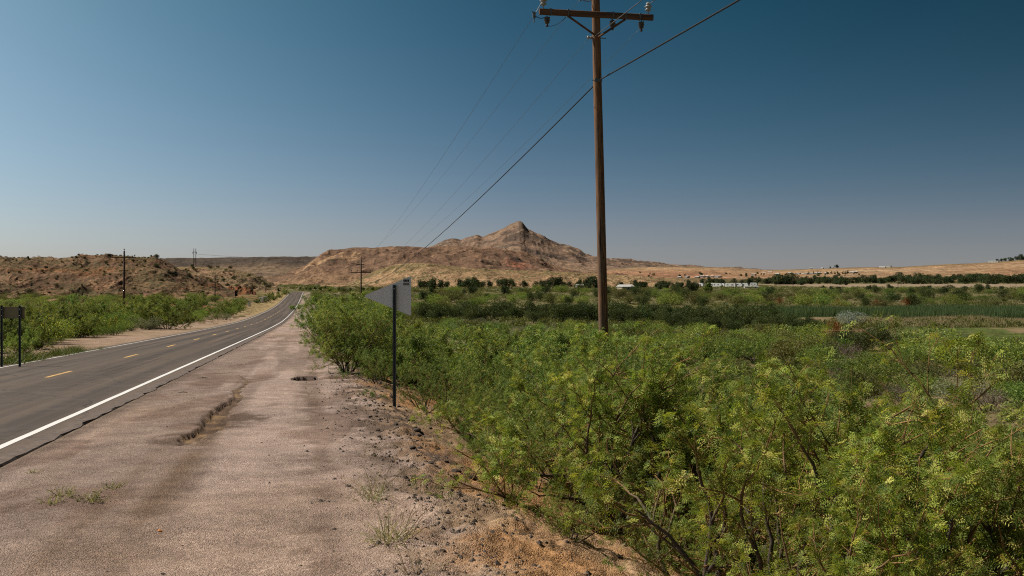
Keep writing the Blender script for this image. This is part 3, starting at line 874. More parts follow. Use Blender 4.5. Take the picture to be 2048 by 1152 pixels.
def grow(seed, H, spread, nst, maxlvl=3, seg=.16, lean=None, r0=.035, kids=(9, 6, 4), lens=(.5, .5, .5), leaf_gap=.05, tw=.16, kr=.62, clus=1):
    """branch skeleton of a multi-stemmed desert shrub -> list of (pts, radii), leaf anchor arrays"""
    rng = np.random.default_rng(seed)
    lines = []; LO = []; LD = []
    def branch(p, d, L, r, lvl):
        n = max(3, int(L / seg / (1 + .0 * lvl)))
        pts = [p]; dirs = [d]
        zig = nrm(np.cross(d, rng.normal(0, 1, 3)))
        for i in range(n):
            trop = (.05, .06, .03, -.02)[min(lvl, 3)]
            d = nrm(d + rng.normal(0, tw, 3) + zig * (.22 if i % 2 else -.22) * (.5 if lvl == 0 else 1) + np.array([0, 0, trop]))
            p = p + d * (L / n); pts.append(p); dirs.append(d)
        rad = r * np.linspace(1, .14 if lvl == 0 else .3, n + 1)
        lines.append((np.array(pts), rad))
        if lvl < maxlvl:
            k = kids[min(lvl, len(kids) - 1)]
            f0 = .14 if lvl == 0 else .12
            for f in np.sort(rng.uniform(f0, 1.0, k)):
                i = min(n - 1, int(f * n)); w = f * n - i
                q = pts[i] * (1 - w) + pts[i + 1] * w
                a = rng.uniform(.55, 1.15)
                side = nrm(np.cross(dirs[i + 1], rng.normal(0, 1, 3)))
                dd = nrm(dirs[i + 1] * math.cos(a) + side * math.sin(a) + np.array([0, 0, .18]))
                LL = L * lens[min(lvl, len(lens) - 1)] * rng.uniform(.55, 1.15) * (1 - .45 * f)
                branch(q, dd, LL, rad[i] * kr, lvl + 1)
        if lvl >= maxlvl - 1 or True:
            m = max(2, int(L / leaf_gap))
            lo = (.80, .62, .30, .05)[min(3, lvl + 3 - maxlvl)]
            m = max(2, int(m * (1 - lo) * 1.1))
            f = np.clip(np.repeat(rng.uniform(lo, 1.0, max(1, m // clus)), clus) + rng.normal(0, .012, max(1, m // clus) * clus), 0, .999); m = len(f)
            pa = np.array(pts); x = f * n; i = np.minimum(n - 1, x.astype(int)); w = (x - i)[:, None]
            LO.append(pa[i] * (1 - w) + pa[i + 1] * w)
            da = np.array(dirs)[i + 1]
            LD.append(nrm(da * .5 + nrm(rng.normal(0, 1, (m, 3))) + np.array([0, 0, -.05])))
    for s in range(nst):
        az = s / nst * 2 * math.pi + rng.uniform(-.5, .5)
        tilt = rng.uniform(.25, 1.0) * spread
        d = np.array([math.sin(tilt) * math.cos(az), math.sin(tilt) * math.sin(az), math.cos(tilt)])
        if lean is not None: d = nrm(d + np.array(lean))
        p = np.array([math.cos(az), math.sin(az), 0]) * .10 * rng.random() + np.array([0, 0, -.15])
        branch(p, d, H * rng.uniform(.85, 1.15) / max(.6, math.cos(tilt * .7)), r0 * rng.uniform(.7, 1.15), 0)
    return rng, lines, np.concatenate(LO), np.concatenate(LD)

def branches_mesh(name, lines, ks=(6, 4, 3)):
    mb = MB(); th = []
    for pts, rad in lines:
        k = ks[0] if rad[0] > .016 else ks[1] if rad[0] > .006 else ks[2]
        if rad[0] < .0025: rad = np.maximum(rad, .0016)
        mb.tube(pts, rad, k, caps=False)
        th.append(np.repeat(np.clip((rad - .005) / .008, 0, 1), k))
    me = mb.mesh(name, M['bark'], True)
    a = me.attributes.new('thick', 'FLOAT', 'POINT'); a.data.foreach_set('value', np.concatenate(th).astype(np.float32))
    return me

def hero_mesquite(seed, H, spread, nst, lean=None, leaf=.080, npair=4, kids=(8, 5, 4), r0=.036, gap=.094, ll=.037):
    rng, lines, LO, LD = grow(seed, H, spread, nst, 3, .15, lean, r0, kids, (.5, .5, .5), gap, .22, .70, 2)
    # the shaded inside and foot of an old mesquite are mostly bare wood
    rr = np.hypot(LO[:, 0], LO[:, 1]) / np.percentile(np.hypot(LO[:, 0], LO[:, 1]), 95)
    keep = rng.random(len(LO)) < np.clip(.22 + .9 * sstep(.25, .75, LO[:, 2] / H) + .35 * sstep(.6, 1, rr), 0, 1)
    LO, LD = LO[keep], LD[keep]
    L = leaf * rng.uniform(.6, 1.2, len(LO))
    up = nrm(np.array([0, 0, .8]) + rng.normal(0, .6, LO.shape))
    V, sh = leaf_compound(rng, LO, LD, up, L, npair, .0045, ll)
    return branches_mesh('branches', lines), quads_mesh('foliage', V, sh, M['mesquite']), len(LO)

def mid_mesquite(seed, H, spread, nst, m, kids=(9, 6, 3), gap=.085, leaf=.13, w=.019, k=3, r0=.026):
    rng, lines, LO, LD = grow(seed, H, spread, nst, 3, .28, None, r0, kids, (.5, .5, .5), gap)
    L = leaf * rng.uniform(.6, 1.3, len(LO))
    up = nrm(np.array([0, 0, 1.]) + rng.normal(0, .5, LO.shape))
    V, sh = leaf_strips(rng, LO, LD, up, L, w, k)
    return branches_mesh('branches', [l for l in lines if l[1][0] > .003], (5, 3, 3)), quads_mesh('foliage', V, sh, M[m])

def shrub_mesh(seed, n, m, W=1.0, H=.8, lobes=7, leaf=.10, lw=.035, stems=7, upright=.2, name='foliage', hollow=.55):
    """unit-size leafy shrub: leaf-sized quads through several uneven lobes, woody stems below"""
    rng = np.random.default_rng(seed)
    c = np.stack([rng.normal(0, W * .24, lobes), rng.normal(0, W * .24, lobes), rng.uniform(.30, .62, lobes) * H], -1)
    r = rng.uniform(.16, .36, lobes) * W
    w = r ** 2 / np.sum(r ** 2)
    i = rng.choice(lobes, n, p=w)
    d = nrm(rng.normal(0, 1, (n, 3)))
    f = hollow + (1 - hollow) * rng.random(n) ** .7 + rng.normal(0, .06, n)
    O = c[i] + d * (r[i] * f)[:, None] * np.array([1, 1, H / W * .95])
    keep = O[:, 2] > .02 * H
    O = O[keep]; d = d[keep]; n = len(O)
    D = nrm(d * .7 + rng.normal(0, .6, (n, 3)) + np.array([0, 0, upright * 2]))
    up = nrm(rng.normal(0, 1, (n, 3)) + np.array([0, 0, .5]))
    V, sh = leaf_strips(rng, O, D, up, leaf * rng.uniform(.6, 1.3, n), lw, 1)
    return V, sh, c, r

def shrub(seed, n, m, **kw):
    st = kw.pop('stems', 7)
    V, sh, c, r = shrub_mesh(seed, n, m, **kw)
    mb = MB()
    rng = np.random.default_rng(seed + 5)
    for k in range(st):
        e = c[k % len(c)] + rng.normal(0, .05, 3)
        a = np.array([rng.normal(0, .03), rng.normal(0, .03), -.06])
        mid = (a + e) / 2 + rng.normal(0, .05, 3)
        mb.tube([a, mid, e], [.018, .013, .006], 4, caps=False)
    bm_ = mb.mesh('stems', M['dark_bark'])
    return bm_, quads_mesh('foliage', V, sh, M[m])

def plant_proto(name, meshes, parts=('branches', 'foliage')):
    root = empty(name)
    for pn, me in zip(parts, meshes):
        link(pn, me, root)
    return root

class Kind:
    """a kind of plant: prototypes made once, then copied with their parts"""
    def __init__(s, name, variants, parts=('branches', 'foliage')):
        s.name = name; s.v = variants; s.parts = parts; s.first = {}
    def place(s, loc, size, rz, label, cat, group=None, v=None, zs=1.0):
        i = rnd.randrange(len(s.v)) if v is None else v
        if i not in s.first:
            o = plant_proto(s.name, s.v[i], s.parts); s.first[i] = o
        else:
            o = dup(s.first[i])
            if 'group' in o: del o['group']
        o.location = loc; o.rotation_euler = (0, 0, rz); o.scale = (size, size, size * zs)
        tag(o, label, cat, group)
        return o

# ---- hero mesquites on the bank beside the camera --------------------------
h1 = hero_mesquite(101, 2.3, .95, 7)
h2 = hero_mesquite(202, 2.2, .9, 7, r0=.04)
h3 = hero_mesquite(303, 1.9, 1.15, 8)
HERO = Kind('mesquite_bush', [h1[:2], h2[:2], h3[:2]])
def zmax(me):
    a = np.empty(len(me.vertices) * 3, np.float32); me.vertices.foreach_get('co', a); return float(np.percentile(a[2::3], 99.7))
HN = [zmax(vv[1]) for vv in HERO.v]
def hero(px, Y, top_py, v, rz, label, hgt=None, dz=0.0):
    x = (px - CX) / F * Y
    z = gz(x, Y)
    zt = (HY - top_py) / F * Y + EYE
    nat = HN[v]
    s = (zt - z) / nat
    return HERO.place((x, Y, z - .03), s, rz, label, 'bush', None, v)
hero(1690, 9.4, 640, 0, 0.4, 'tall feathery mesquite whose topmost sprig stands against the green reeds')
hero(1480, 8.7, 725, 1, 2.2, 'mesquite bush with a thick dark leaning trunk standing right of the bare dirt bank')
hero(1225, 12.8, 655, 2, 1.0, 'spreading mesquite bush with orange twigs covering the foot of the utility pole')
hero(2000, 8.6, 790, 2, 3.9, 'mesquite bush at the far right end of the roadside thicket')
hero(1330, 13.5, 645, 0, 4.0, 'mesquite bush with long yellow tips directly to the right of the pole base')
hero(1800, 7.0, 850, 1, 5.1, 'nearest mesquite bush, low and full, cut by the bottom of the picture')
hero(1540, 12.2, 712, 2, 5.6, 'mesquite bush in the second row between two taller roadside mesquites')
hero(1870, 13.0, 795, 1, .9, 'mesquite bush behind the rightmost roadside bushes, next to the meadow')
hero(1115, 15.5, 700, 1, 3.0, 'mesquite bush on the bank between the pennant sign and the utility pole')
hero(1690, 6.6, 960, 2, 2.4, 'dark low mesquite growing at the bottom edge in front of the others')
hero(1510, 9.9, 840, 0, 1.7, 'mesquite bush with bare dark stems low on the dirt bank')
print('LEAVES', h1[2], h2[2], h3[2])

# ---- medium mesquites -------------------------------------------------------
MIDV = [mid_mesquite(11, 1.9, 1.05, 10, 'mesquite_mid'), mid_mesquite(12, 1.7, 1.25, 11, 'mesquite_mid'), mid_mesquite(13, 2.0, .9, 9, 'mesquite_mid'), mid_mesquite(14, 1.6, 1.3, 11, 'mesquite_mid'), mid_mesquite(15, 2.2, .55, 12, 'mesquite_mid', gap=.075, leaf=.085, w=.011, k=4)]
MIDV += [mid_mesquite(16 + i, (1.9, 1.7, 1.8)[i], (1.05, 1.25, .9)[i], 9, 'mesquite_mid', gap=.062, leaf=.065, w=.0085, k=5) for i in range(3)]
MIDNAT = [zmax(v[1]) for v in MIDV]
MID = Kind('mesquite_bush', MIDV)
MID.first = {}
def mid(p, h, label, group=None, v=None, rz=None):
    v = rnd.randrange(4) if v is None else v
    if p[1] < 31 and v < 4: v = 5 + v % 3
    return MID.place((p[0], p[1], p[2] - .03), h / MIDNAT[v], rnd.uniform(0, 6.28) if rz is None else rz, label, 'bush', group, v)

def gp(px, Y):
    x = (px - CX) / F * Y
    return np.array([x, Y, gz(x, Y)])
def mid_top(px, Y, top, label, group=None, v=None):
    p = gp(px, Y)
    return mid(p, (HY - top) / F * Y + EYE - p[2], label, group, v)
mid_top(695, 33.5, 578, 'tall airy mesquite leaning over the edge of the gravel shoulder beyond the washed-out hole', v=4)
mid_top(728, 38, 588, 'mesquite just right of the tall shoulder mesquite, below the wooden pole with one crossarm', v=4)
mid_top(755, 29.5, 690, 'low mesquite at the shoulder edge to the left of the pennant sign post', v=1)
mid_top(1212, 19, 655, 'dense mesquite hiding the very foot of the utility pole', v=4)
mid_top(1165, 17, 668, 'mesquite immediately left of the utility pole foot', v=0)
mid_top(1250, 17.5, 672, 'mesquite immediately right of the utility pole foot', v=4)
mid_top(845, 25, 700, 'bushy mesquite right behind the pennant sign post', v=3)
mid_top(662, 45, 590, 'mesquite between the road edge line and the tall airy shoulder mesquite', v=4)
G4 = 'mesquite thicket on the bank'
for k in range(40):
    px = 1230 + 900 * (k + rnd.random()) / 40; Y = rnd.uniform(13, 27)
    top = 692 + max(0, px - 1340) * .20 + (26 - Y) * 2.4 + rnd.uniform(-8, 12)
    mid_top(px, Y, top, 'leafy mesquite of the thicket between the foreground bushes and the scrub flat', 'mesquite thicket behind the foreground bushes')
for px, Y, top in [(760, 44, 640), (800, 38, 660), (850, 33, 668), (900, 41, 655), (900, 29, 700), (945, 35, 672), (1000, 43, 655), (960, 25, 740), (1010, 30, 690), (1060, 36, 668), (1110, 44, 655),
                   (870, 21, 790), (930, 20, 775), (990, 20.5, 760), (1050, 23, 715), (1110, 27, 690), (1150, 34, 668), (780, 52, 632), (860, 55, 648), (930, 53, 650), (1020, 56, 655), (1090, 58, 655), (1160, 47, 665),
                   (1240, 40, 680), (1260, 30, 690), (1180, 20, 735), (705, 55, 600), (735, 62, 606), (668, 62, 590), (790, 33, 655), (775, 40, 640), (735, 45, 620), (820, 47, 650)]:
    mid_top(px, Y, top + rnd.uniform(-6, 8), 'feathery green mesquite in the dense thicket filling the bank behind the pennant sign', G4)
for px, Y, top in [(955, 16.6, 850), (1070, 15.0, 840), (1005, 18.0, 805), (1180, 13.4, 830), (1285, 12.0, 865), (1380, 11.2, 875)]:
    mid_top(px, Y, top, 'low mesquite at the foot of the dirt bank along the gravel shoulder', 'low mesquites along the foot of the bank')
mid_top(1140, 10.4, 955, 'small dark mesquite with exposed woody base alone on the dirt bank', v=1)
mid_top(1455, 8.9, 985, 'small grey green bush low on the bank beside the bare orange dirt', v=3)

def in_poly(x, y, P):
    r = False; j = len(P) - 1
    for i in range(len(P)):
        if (P[i][1] > y) != (P[j][1] > y) and x < (P[j][0] - P[i][0]) * (y - P[i][1]) / (P[j][1] - P[i][1]) + P[i][0]:
            r = not r
        j = i
    return r
def scatter(poly, n, sep=.0, tries=6000):
    """ground points below the pixels of a picture polygon, at least sep apart"""
    xs = [p[0] for p in poly]; ys = [p[1] for p in poly]; out = []
    for _ in range(tries):
        if len(out) >= n: break
        x, y = rnd.uniform(min(xs), max(xs)), rnd.uniform(min(ys), max(ys))
        if not in_poly(x, y, poly): continue
        p = at(x, y)
        if any((p[0] - q[0]) ** 2 + (p[1] - q[1]) ** 2 < sep * sep for q in out): continue
        out.append(p)
    return out

G1 = 'mesquites along the far side of the road'
for p in scatter([(70, 692), (300, 652), (480, 628), (505, 612), (440, 604), (250, 612), (60, 632), (0, 650), (0, 700)], 62, 2.2):
    if lat(p[0], p[1]) > -8.8: continue
    mid(p, rnd.uniform(1.5, 2.7), 'bright green mesquite in the long thicket across the road', G1)
mid(at(335, 658), 2.9, 'darker rounded mesquite with visible stems standing forward across the road', v=0)
mid(at(478, 624), 2.3, 'rounded dark green mesquite at the end of the thicket before the white boxes', v=1)
for px, py, h in [(40, 712, 1.3), (75, 700, 1.2), (10, 690, 2.2), (-30, 705, 2.4)]:
    mid(at(px, py), h, 'bushy mesquite around the posts of the brown sign', 'mesquites around the brown sign')
for px, py, h in [(560, 596, 2.6), (548, 601, 2.4), (530, 605, 2.6), (570, 590, 2.8), (515, 607, 2), (540, 597, 3)]:
    mid(at(px, py), h, 'small green mesquite beside the far end of the road near the white boxes', 'mesquites by the far end of the road')

# ---- shrubs of the valley ----------------------------------------------------
SH_G = Kind('valley_shrub', [shrub(21 + i, 2600, 'mesquite_mid', W=1.0, H=.75, leaf=.075, lw=.016, lobes=9) for i in range(4)], ('stems', 'foliage'))
SH_O = Kind('olive_shrub', [shrub(31 + i, 2200, 'olive', W=1.0, H=.75, leaf=.075, lw=.018, lobes=9) for i in range(4)], ('stems', 'foliage'))
SH_S = Kind('sagebrush', [shrub(41 + i, 2600, 'grey', W=1.0, H=.65, leaf=.06, lw=.014, lobes=9) for i in range(3)], ('stems', 'foliage'))
SH_C = Kind('salt_cedar', [shrub(51 + i, 2600, 'cedar', W=.95, H=1.25, leaf=.13, lw=.022, lobes=10, upright=.7) for i in range(4)], ('stems', 'foliage'))
SH_R = Kind('rusty_shrub', [shrub(61, 900, 'rust', W=.7, H=1.2, leaf=.14, lw=.02, lobes=5, upright=.9)], ('stems', 'foliage'))
SH_D = Kind('desert_shrub', [shrub(71 + i, 700, 'desert', W=1.0, H=.75, leaf=.13, lw=.05, lobes=6) for i in range(4)], ('stems', 'foliage'))
SH_B = Kind('dry_shrub', [shrub(85 + i, 1900, 'brown', W=1.0, H=.65, leaf=.07, lw=.012, lobes=8) for i in range(2)], ('stems', 'foliage'))
SH_V = Kind('silver_shrub', [shrub(81, 2600, 'silver', W=1.0, H=.8, leaf=.07, lw=.014, lobes=8, upright=.4)], ('stems', 'foliage'))
def sh(kind, p, s, label, group=None, zs=1.0, cat='shrub'):
    return kind.place((p[0], p[1], p[2] - .05 * s), s, rnd.uniform(0, 6.28), label, cat, group, None, zs)

# meadow and scrub on the right, 50-150 m
POLY5 = [(1180, 770), (1330, 715), (1560, 690), (1800, 668), (2048, 690), (2120, 690), (2120, 840), (1700, 800), (1300, 800)]
for p in scatter(POLY5, 105, 2.0):
    r_ = rnd.random(); s = rnd.uniform(1.3, 3.0)
    if r_ > .9: sh(SH_B, p, s * .9, 'dry brown grey shrub on the open scrub flat below the reeds', 'dry shrubs on the scrub flat')
    elif r_ < .45: sh(SH_G, p, s, 'green rounded shrub on the open scrub flat between roadside mesquites and reeds', 'green shrubs on the scrub flat')
    elif r_ < .72: sh(SH_O, p, s, 'olive shrub on the open scrub flat between roadside mesquites and reeds', 'olive shrubs on the scrub flat')
    else: sh(SH_S, p, s * .7, 'pale grey sagebrush on the open scrub flat below the reeds', 'sagebrush on the scrub flat')
for px, py, s, l in [(1900, 728, 6.0, 'widest olive green shrub in the meadow below the dry grass'), (2010, 742, 5.2, 'green shrub beside the meadow at the picture edge'), (1610, 690, 5.0, 'broad dark green shrub left of the rusty shrub')]:
    sh(SH_G, at(px, py), s, l, zs=.8)
for p in scatter([(760, 700), (830, 655), (1180, 655), (1330, 680), (1330, 740), (1180, 720), (1000, 700)], 50, 2.0):
    r_ = rnd.random(); s = rnd.uniform(1.8, 3.4)
    if r_ < .6: sh(SH_G, p, s, 'green shrub on the flat ground below the dark salt cedar belt', 'green shrubs below the salt cedars')
    elif r_ < .75: sh(SH_O, p, s, 'olive shrub on the flat ground below the dark salt cedar belt', 'olive shrubs below the salt cedars')
    else: sh(SH_S, p, s * .75, 'pale sagebrush on the sandy patch below the dark salt cedar belt', 'sagebrush below the salt cedars')
for px, py in [(945, 652), (965, 655), (925, 650), (990, 653), (955, 648), (978, 649), (1120, 655), (1030, 650)]:
    sh(SH_S, at(px, py), rnd.uniform(1.8, 3.0), 'pale sagebrush on the sandy patch below the dark salt cedar belt', 'sagebrush below the salt cedars', .7)
for p in scatter([(602, 600), (606, 584), (850, 582), (850, 640), (640, 640)], 58, 2.6):
    if lat(p[0], p[1]) < 7: continue
    sh(SH_G if rnd.random() < .7 else SH_O, p, rnd.uniform(2.4, 5.0), 'green shrub on the lower ground between the far road and the salt cedars', 'shrubs beside the far road')
for p in scatter([(1190, 715), (1190, 664), (1500, 672), (1760, 700), (1600, 722), (1330, 735)], 70, 1.8):
    r_ = rnd.random(); s = rnd.uniform(1.7, 3.4)
    sh(SH_G if r_ < .6 else SH_O, p, s, 'low shrub filling the flat between the roadside thicket and the salt cedars', 'low shrubs before the salt cedars')
# dark salt cedar belt
GC = 'salt cedars of the dark belt'
n_ = 0
for px in np.arange(835, 1570, 8.6):
    if rnd.random() < .14: continue
    p = at(px + rnd.uniform(-4, 4), 641 + rnd.uniform(-7, 7) + (px > 1180) * min(10, (px - 1180) / 30))
    sh(SH_C, p, rnd.uniform(2.0, 3.7), 'dark green salt cedar in the dense belt behind the utility pole', GC)
for px in np.arange(1340, 1640, 9.0):
    p = at(px + rnd.uniform(-4, 4), 660 + rnd.uniform(-8, 8) + max(0, (px - 1500) / 18))
    sh(SH_C, p, rnd.uniform(1.6, 2.5), 'dark salt cedar in the nearer belt bending towards the silver shrub', 'salt cedars of the nearer belt')
for px, py, s in [(1695, 704, 2.2), (1730, 702, 2.4), (1765, 700, 2.5), (1650, 698, 1.7), (1800, 705, 1.8), (1830, 700, 1.5)]:
    sh(SH_C, at(px, py), s, 'dark salt cedar in the clump behind the tallest roadside sprig', 'salt cedars behind the tallest sprig')
sh(SH_V, at(1702, 648), 5.0, 'silvery grey round shrub in front of the reeds', zs=.75)
sh(SH_R, at(1659, 683), 2.8, 'rust orange dead shrub below the silver shrub')
for px, py, s in [(1815, 617, 4.2), (1672, 616, 3.2), (1560, 610, 3), (1750, 613, 2.8)]:
    sh(SH_R, at(px, py), s, 'small rusty shrub among olive scrub beyond the reeds', 'rusty shrubs beyond the reeds', .8)
# olive scrub beyond the reeds, 250-600 m
for p in scatter([(840, 618), (840, 586), (1200, 580), (1600, 583), (2120, 583), (2120, 618), (1600, 617), (1200, 612)], 190, 4.0, 9000):
    r_ = rnd.random(); s = rnd.uniform(3.0, 6.5)
    if r_ < .45: sh(SH_O, p, s, 'olive shrub in the wide scrub belt on the far side of the reeds', 'olive shrubs beyond the reeds')
    elif r_ < .8: sh(SH_G, p, s, 'green shrub in the wide scrub belt on the far side of the reeds', 'green shrubs beyond the reeds')
    else: sh(SH_C, p, s * .75, 'dark bush standing in the wide scrub belt on the far side of the reeds', 'dark bushes beyond the reeds')
# left flats and bluff
for p in scatter([(0, 618), (0, 590), (250, 588), (450, 592), (450, 606), (250, 612)], 85, 2.5):
    r_ = rnd.random(); s = rnd.uniform(1.6, 3.4)
    if r_ < .5: sh(SH_G, p, s, 'green shrub on the flats between roadside thicket and bluff', 'green shrubs on the flats', .8)
    else: sh(SH_O, p, s, 'olive shrub on the flats between roadside thicket and bluff', 'olive shrubs on the flats', .8)
def on_hill(name, n, x0, x1, t0, t1, smin, smax, label, group, big=0.0):
    hx, t, V, PY, rows = HILLS[name]
    for _ in range(n):
        j = rnd.randrange(int((x0 - hx[0]) / (hx[1] - hx[0])), int((x1 - hx[0]) / (hx[1] - hx[0])))
        i = int((t0 + (t1 - t0) * rnd.random()) * (rows - 1))
        s = rnd.uniform(smin, smax) * (1.8 if rnd.random() < big else 1)
        sh(SH_D, V[i, j], s, label, group, rnd.uniform(.8, 1.1))
on_hill('bluff', 200, -20, 440, .05, .94, .5, 1.35, 'dark desert shrub on the eroded face of the bluff', 'shrubs on the bluff', .1)
on_hill('bluff', 36, -10, 330, .985, 1.0, .5, 1.1, 'small desert shrub on the skyline rim of the bluff', 'shrubs on the rim of the bluff')
on_hill('low_hill', 52, 330, 545, .1, 1.0, 1.5, 3.0, 'desert shrub on the low hill behind the bluff', 'shrubs on the low hill', .1)

for p in scatter([(75, 704), (300, 657), (480, 633), (490, 622), (300, 644), (70, 684)], 40, 1.5):
    if lat(p[0], p[1]) > -7.8: continue
    sh(SH_G, p, rnd.uniform(1.3, 2.6), 'low green shrub along the front of the thicket across the road', 'low shrubs along the front of the thicket', 1.1)
# sage and tufts across the road
for px, py, s, l in [(288, 659, 2.6, 'largest pale sagebrush on the gravel across the road'), (262, 662, 1.4, 'small yellowish sagebrush left of the largest pale sagebrush'), (300, 660, 1.5, 'small pale sagebrush right of the largest pale sagebrush'), (452, 640, 2.2, 'pale round sagebrush near the end of the thicket across the road')]:
    sh(SH_S, at(px, py), s, l)

# grass tufts -----------------------------------------------------------------
def blades(rng, n, rad, h, w, lean=.35, droop=.25):
    O = np.stack([np.clip(rng.normal(0, rad * .5, n), -rad * .8, rad * .8), np.clip(rng.normal(0, rad * .5, n), -rad * .8, rad * .8), np.zeros(n) - .01], -1)
    D = nrm(np.stack([O[:, 0] / rad * lean * 2 + rng.normal(0, lean, n), O[:, 1] / rad * lean * 2 + rng.normal(0, lean, n), np.ones(n)], -1))
    L = h * rng.uniform(.5, 1.1, n)
    Q = nrm(np.cross(D, rng.normal(0, 1, (n, 3)))) * (w / 2)
    mid = O + D * (L * .55)[:, None]
    tip = O + D * L[:, None] + (np.stack([D[:, 0], D[:, 1], -np.ones(n) * .5], -1)) * (L * droop)[:, None]
    V = np.stack([O - Q, O + Q, mid + Q * .8, mid - Q * .8, mid - Q * .8, mid + Q * .8, tip + Q * .15, tip - Q * .15], 1).reshape(-1, 3)
    s = np.repeat(rng.random(n), 2)
    return V, s
rg = np.random.default_rng(5)
GT = [quads_mesh('grass_tuft', *blades(rg, 160, .35, .35, .012), M['grass']) for i in range(3)]
first_ = {}
def tuft(p, s, label, group=None, me=None, name='grass_tuft', cat='grass tuft'):
    o = link(name, me or rnd.choice(GT), None, (p[0], p[1], p[2])); o.scale = (s, s, s * rnd.uniform(.8, 1.1)); o.rotation_euler = (0, 0, rnd.uniform(0, 6))
    tag(o, label, cat, group); return o
for px, py, s in [(108, 716, 1.6), (118, 713, 1.5), (132, 711, 1.6), (142, 710, 1.5), (150, 709, 1.2), (80, 722, 1.2), (60, 724, 1.6), (45, 727, 1.8), (25, 729, 1.8), (5, 732, 1.8), (165, 707, 1.0), (190, 704, .9), (150, 700, 1.0), (205, 702, .8)]:
    tuft(at(px, py), s, 'green grass tuft on the gravel beside the road edge opposite', 'grass tufts across the road')
for px, py, s in [(360, 649, 1.6), (380, 646, 1.7), (400, 643, 1.8), (420, 640, 1.8), (485, 634, 1.6), (470, 637, 1.3), (345, 652, 1.6)]:
    tuft(at(px, py), s, 'grass tuft in front of the thicket across the road', 'grass tufts before the thicket')

# weeds on the shoulder
def weed_mesh(seed, n, h, m, rad=.12, w=.008):
    rng = np.random.default_rng(seed)
    V, s = blades(rng, n, rad, h, w, .5, .15)
    # small leaves along the blades
    k = n * 5
    O = V.reshape(-1, 8, 3)[rng.integers(0, n, k)]
    f = rng.random(k)[:, None]
    P = O[:, 0] * (1 - f) + O[:, 6] * f
    V2, s2 = leaf_strips(rng, P, nrm(rng.normal(0, 1, (k, 3)) + np.array([0, 0, .5])), nrm(rng.normal(0, 1, (k, 3))), rng.uniform(.015, .04, k), .012, 1)
    return quads_mesh('weed', np.concatenate([V, V2]), np.concatenate([s, s2]), M[m])
W1 = [weed_mesh(1 + i, 26, .16, 'weed') for i in range(3)]
W2 = weed_mesh(9, 46, .36, 'weed', .17)
WD = [weed_mesh(15 + i, 20, .50, 'dry', .16, .007) for i in range(3)]
for px, py, s, l in [(65, 947, .55, 'tiny yellowish weed alone on the gravel shoulder nearest the road edge line'), (105, 1008, .8, 'flat yellow weed, leftmost of the weed row on the shoulder'), (130, 995, 1.0, 'yellowish weed behind the leftmost weed on the shoulder'),
                     (183, 1003, 1.25, 'greyish green weed, tallest of the weed row on the shoulder'), (228, 978, .9, 'small pale weed at the right end of the weed row')]:
    p = at(px, py); p[2] = gz(p[0], p[1]); tuft(p, s, l, None, rnd.choice(W1), 'weed', 'weed')
for px, py, s, l in [(745, 1000, .8, 'green weed at the shoulder edge beneath dry stalks'), (778, 1090, .9, 'grey green weed at the shoulder edge close to the picture bottom')]:
    p = at(px, py); p[2] = gz(p[0], p[1]); tuft(p, s, l, None, W2, 'weed', 'weed')
for px, py, s, l in [(750, 985, 1.0, 'dry stalks standing over the green shoulder weed'), (850, 990, .8, 'leaning dry stalks on the slope right of the green shoulder weed'), (790, 1075, 1.1, 'dry stalks beside the grey green weed at the shoulder edge'), (835, 1150, .8, 'dry stalks at the bottom edge of the picture'),
                     (740, 915, .7, 'thin dry stalks on the shoulder among black asphalt crumbs'), (695, 930, .35, 'tiny dry tuft on the open gravel shoulder')]:
    p = at(px, py); p[2] = gz(p[0], p[1]); tuft(p, s, l, None, rnd.choice(WD), 'dry_weed', 'weed')

# stuff: ground cover that nobody could count ---------------------------------
def stuff_clumps(name, pts, sizes, n_per, m, leaf, lw, seed, flat=.6, upright=.4):
    rng = np.random.default_rng(seed)
    pts = np.asarray(pts); k = len(pts)
    i = np.repeat(np.arange(k), n_per)
    s = np.asarray(sizes)[i]
    d = nrm(rng.normal(0, 1, (len(i), 3))); d[:, 2] = np.abs(d[:, 2])
    O = pts[i] + d * (s * rng.uniform(.25, .55, len(i)))[:, None] * np.array([1, 1, flat])
    D = nrm(d + rng.normal(0, .5, d.shape) + np.array([0, 0, upright * 2]))
    V, shd = leaf_strips(rng, O, D, nrm(rng.normal(0, 1, d.shape)), leaf * s * rng.uniform(.6, 1.3, len(i)), lw, 1)
    # strip width relative to clump
    return tag(link(name, quads_mesh(name, V, shd, M[m])), kind='stuff')
def hill_pts(name, n, x0, x1, t0, t1, seed):
    rng = np.random.default_rng(seed)
    hx, t, V, PY, rows = HILLS[name]
    j = rng.integers(int((x0 - hx[0]) / (hx[1] - hx[0])), int((x1 - hx[0]) / (hx[1] - hx[0])), n)
    i = ((t0 + (t1 - t0) * rng.random(n)) * (rows - 1)).astype(int)
    return V[i, j]
for nm, k_, a_, b_ in (('bluff', 1500, -20, 465), ('low_hill', 420, 300, 550)):
    pp = hill_pts(nm, k_, a_, b_, .02, .99, 31)
    stuff_clumps('scrub', pp, np.random.default_rng(9).uniform(.3, .95, len(pp)), 26, 'desert', .4, .09, 33, .6, .4)
def area_pts(n, x0, x1, y0, y1, ok, seed, power=1.0):
    rng = np.random.default_rng(seed)
    Y = y0 + (y1 - y0) * rng.random(n * 3) ** power
    K = rng.uniform(x0, x1, n * 3)
    X = (K - CX) / F * Y
    m = ok(X, Y); X, Y = X[m][:n], Y[m][:n]
    return np.stack([X, Y, ground_rel(X, Y, False) + EYE], -1)
def right_ok(X, Y):
    return (lat(X, Y) > 12.5) & ~((X > 50) & (Y > 186) & (Y < 252))
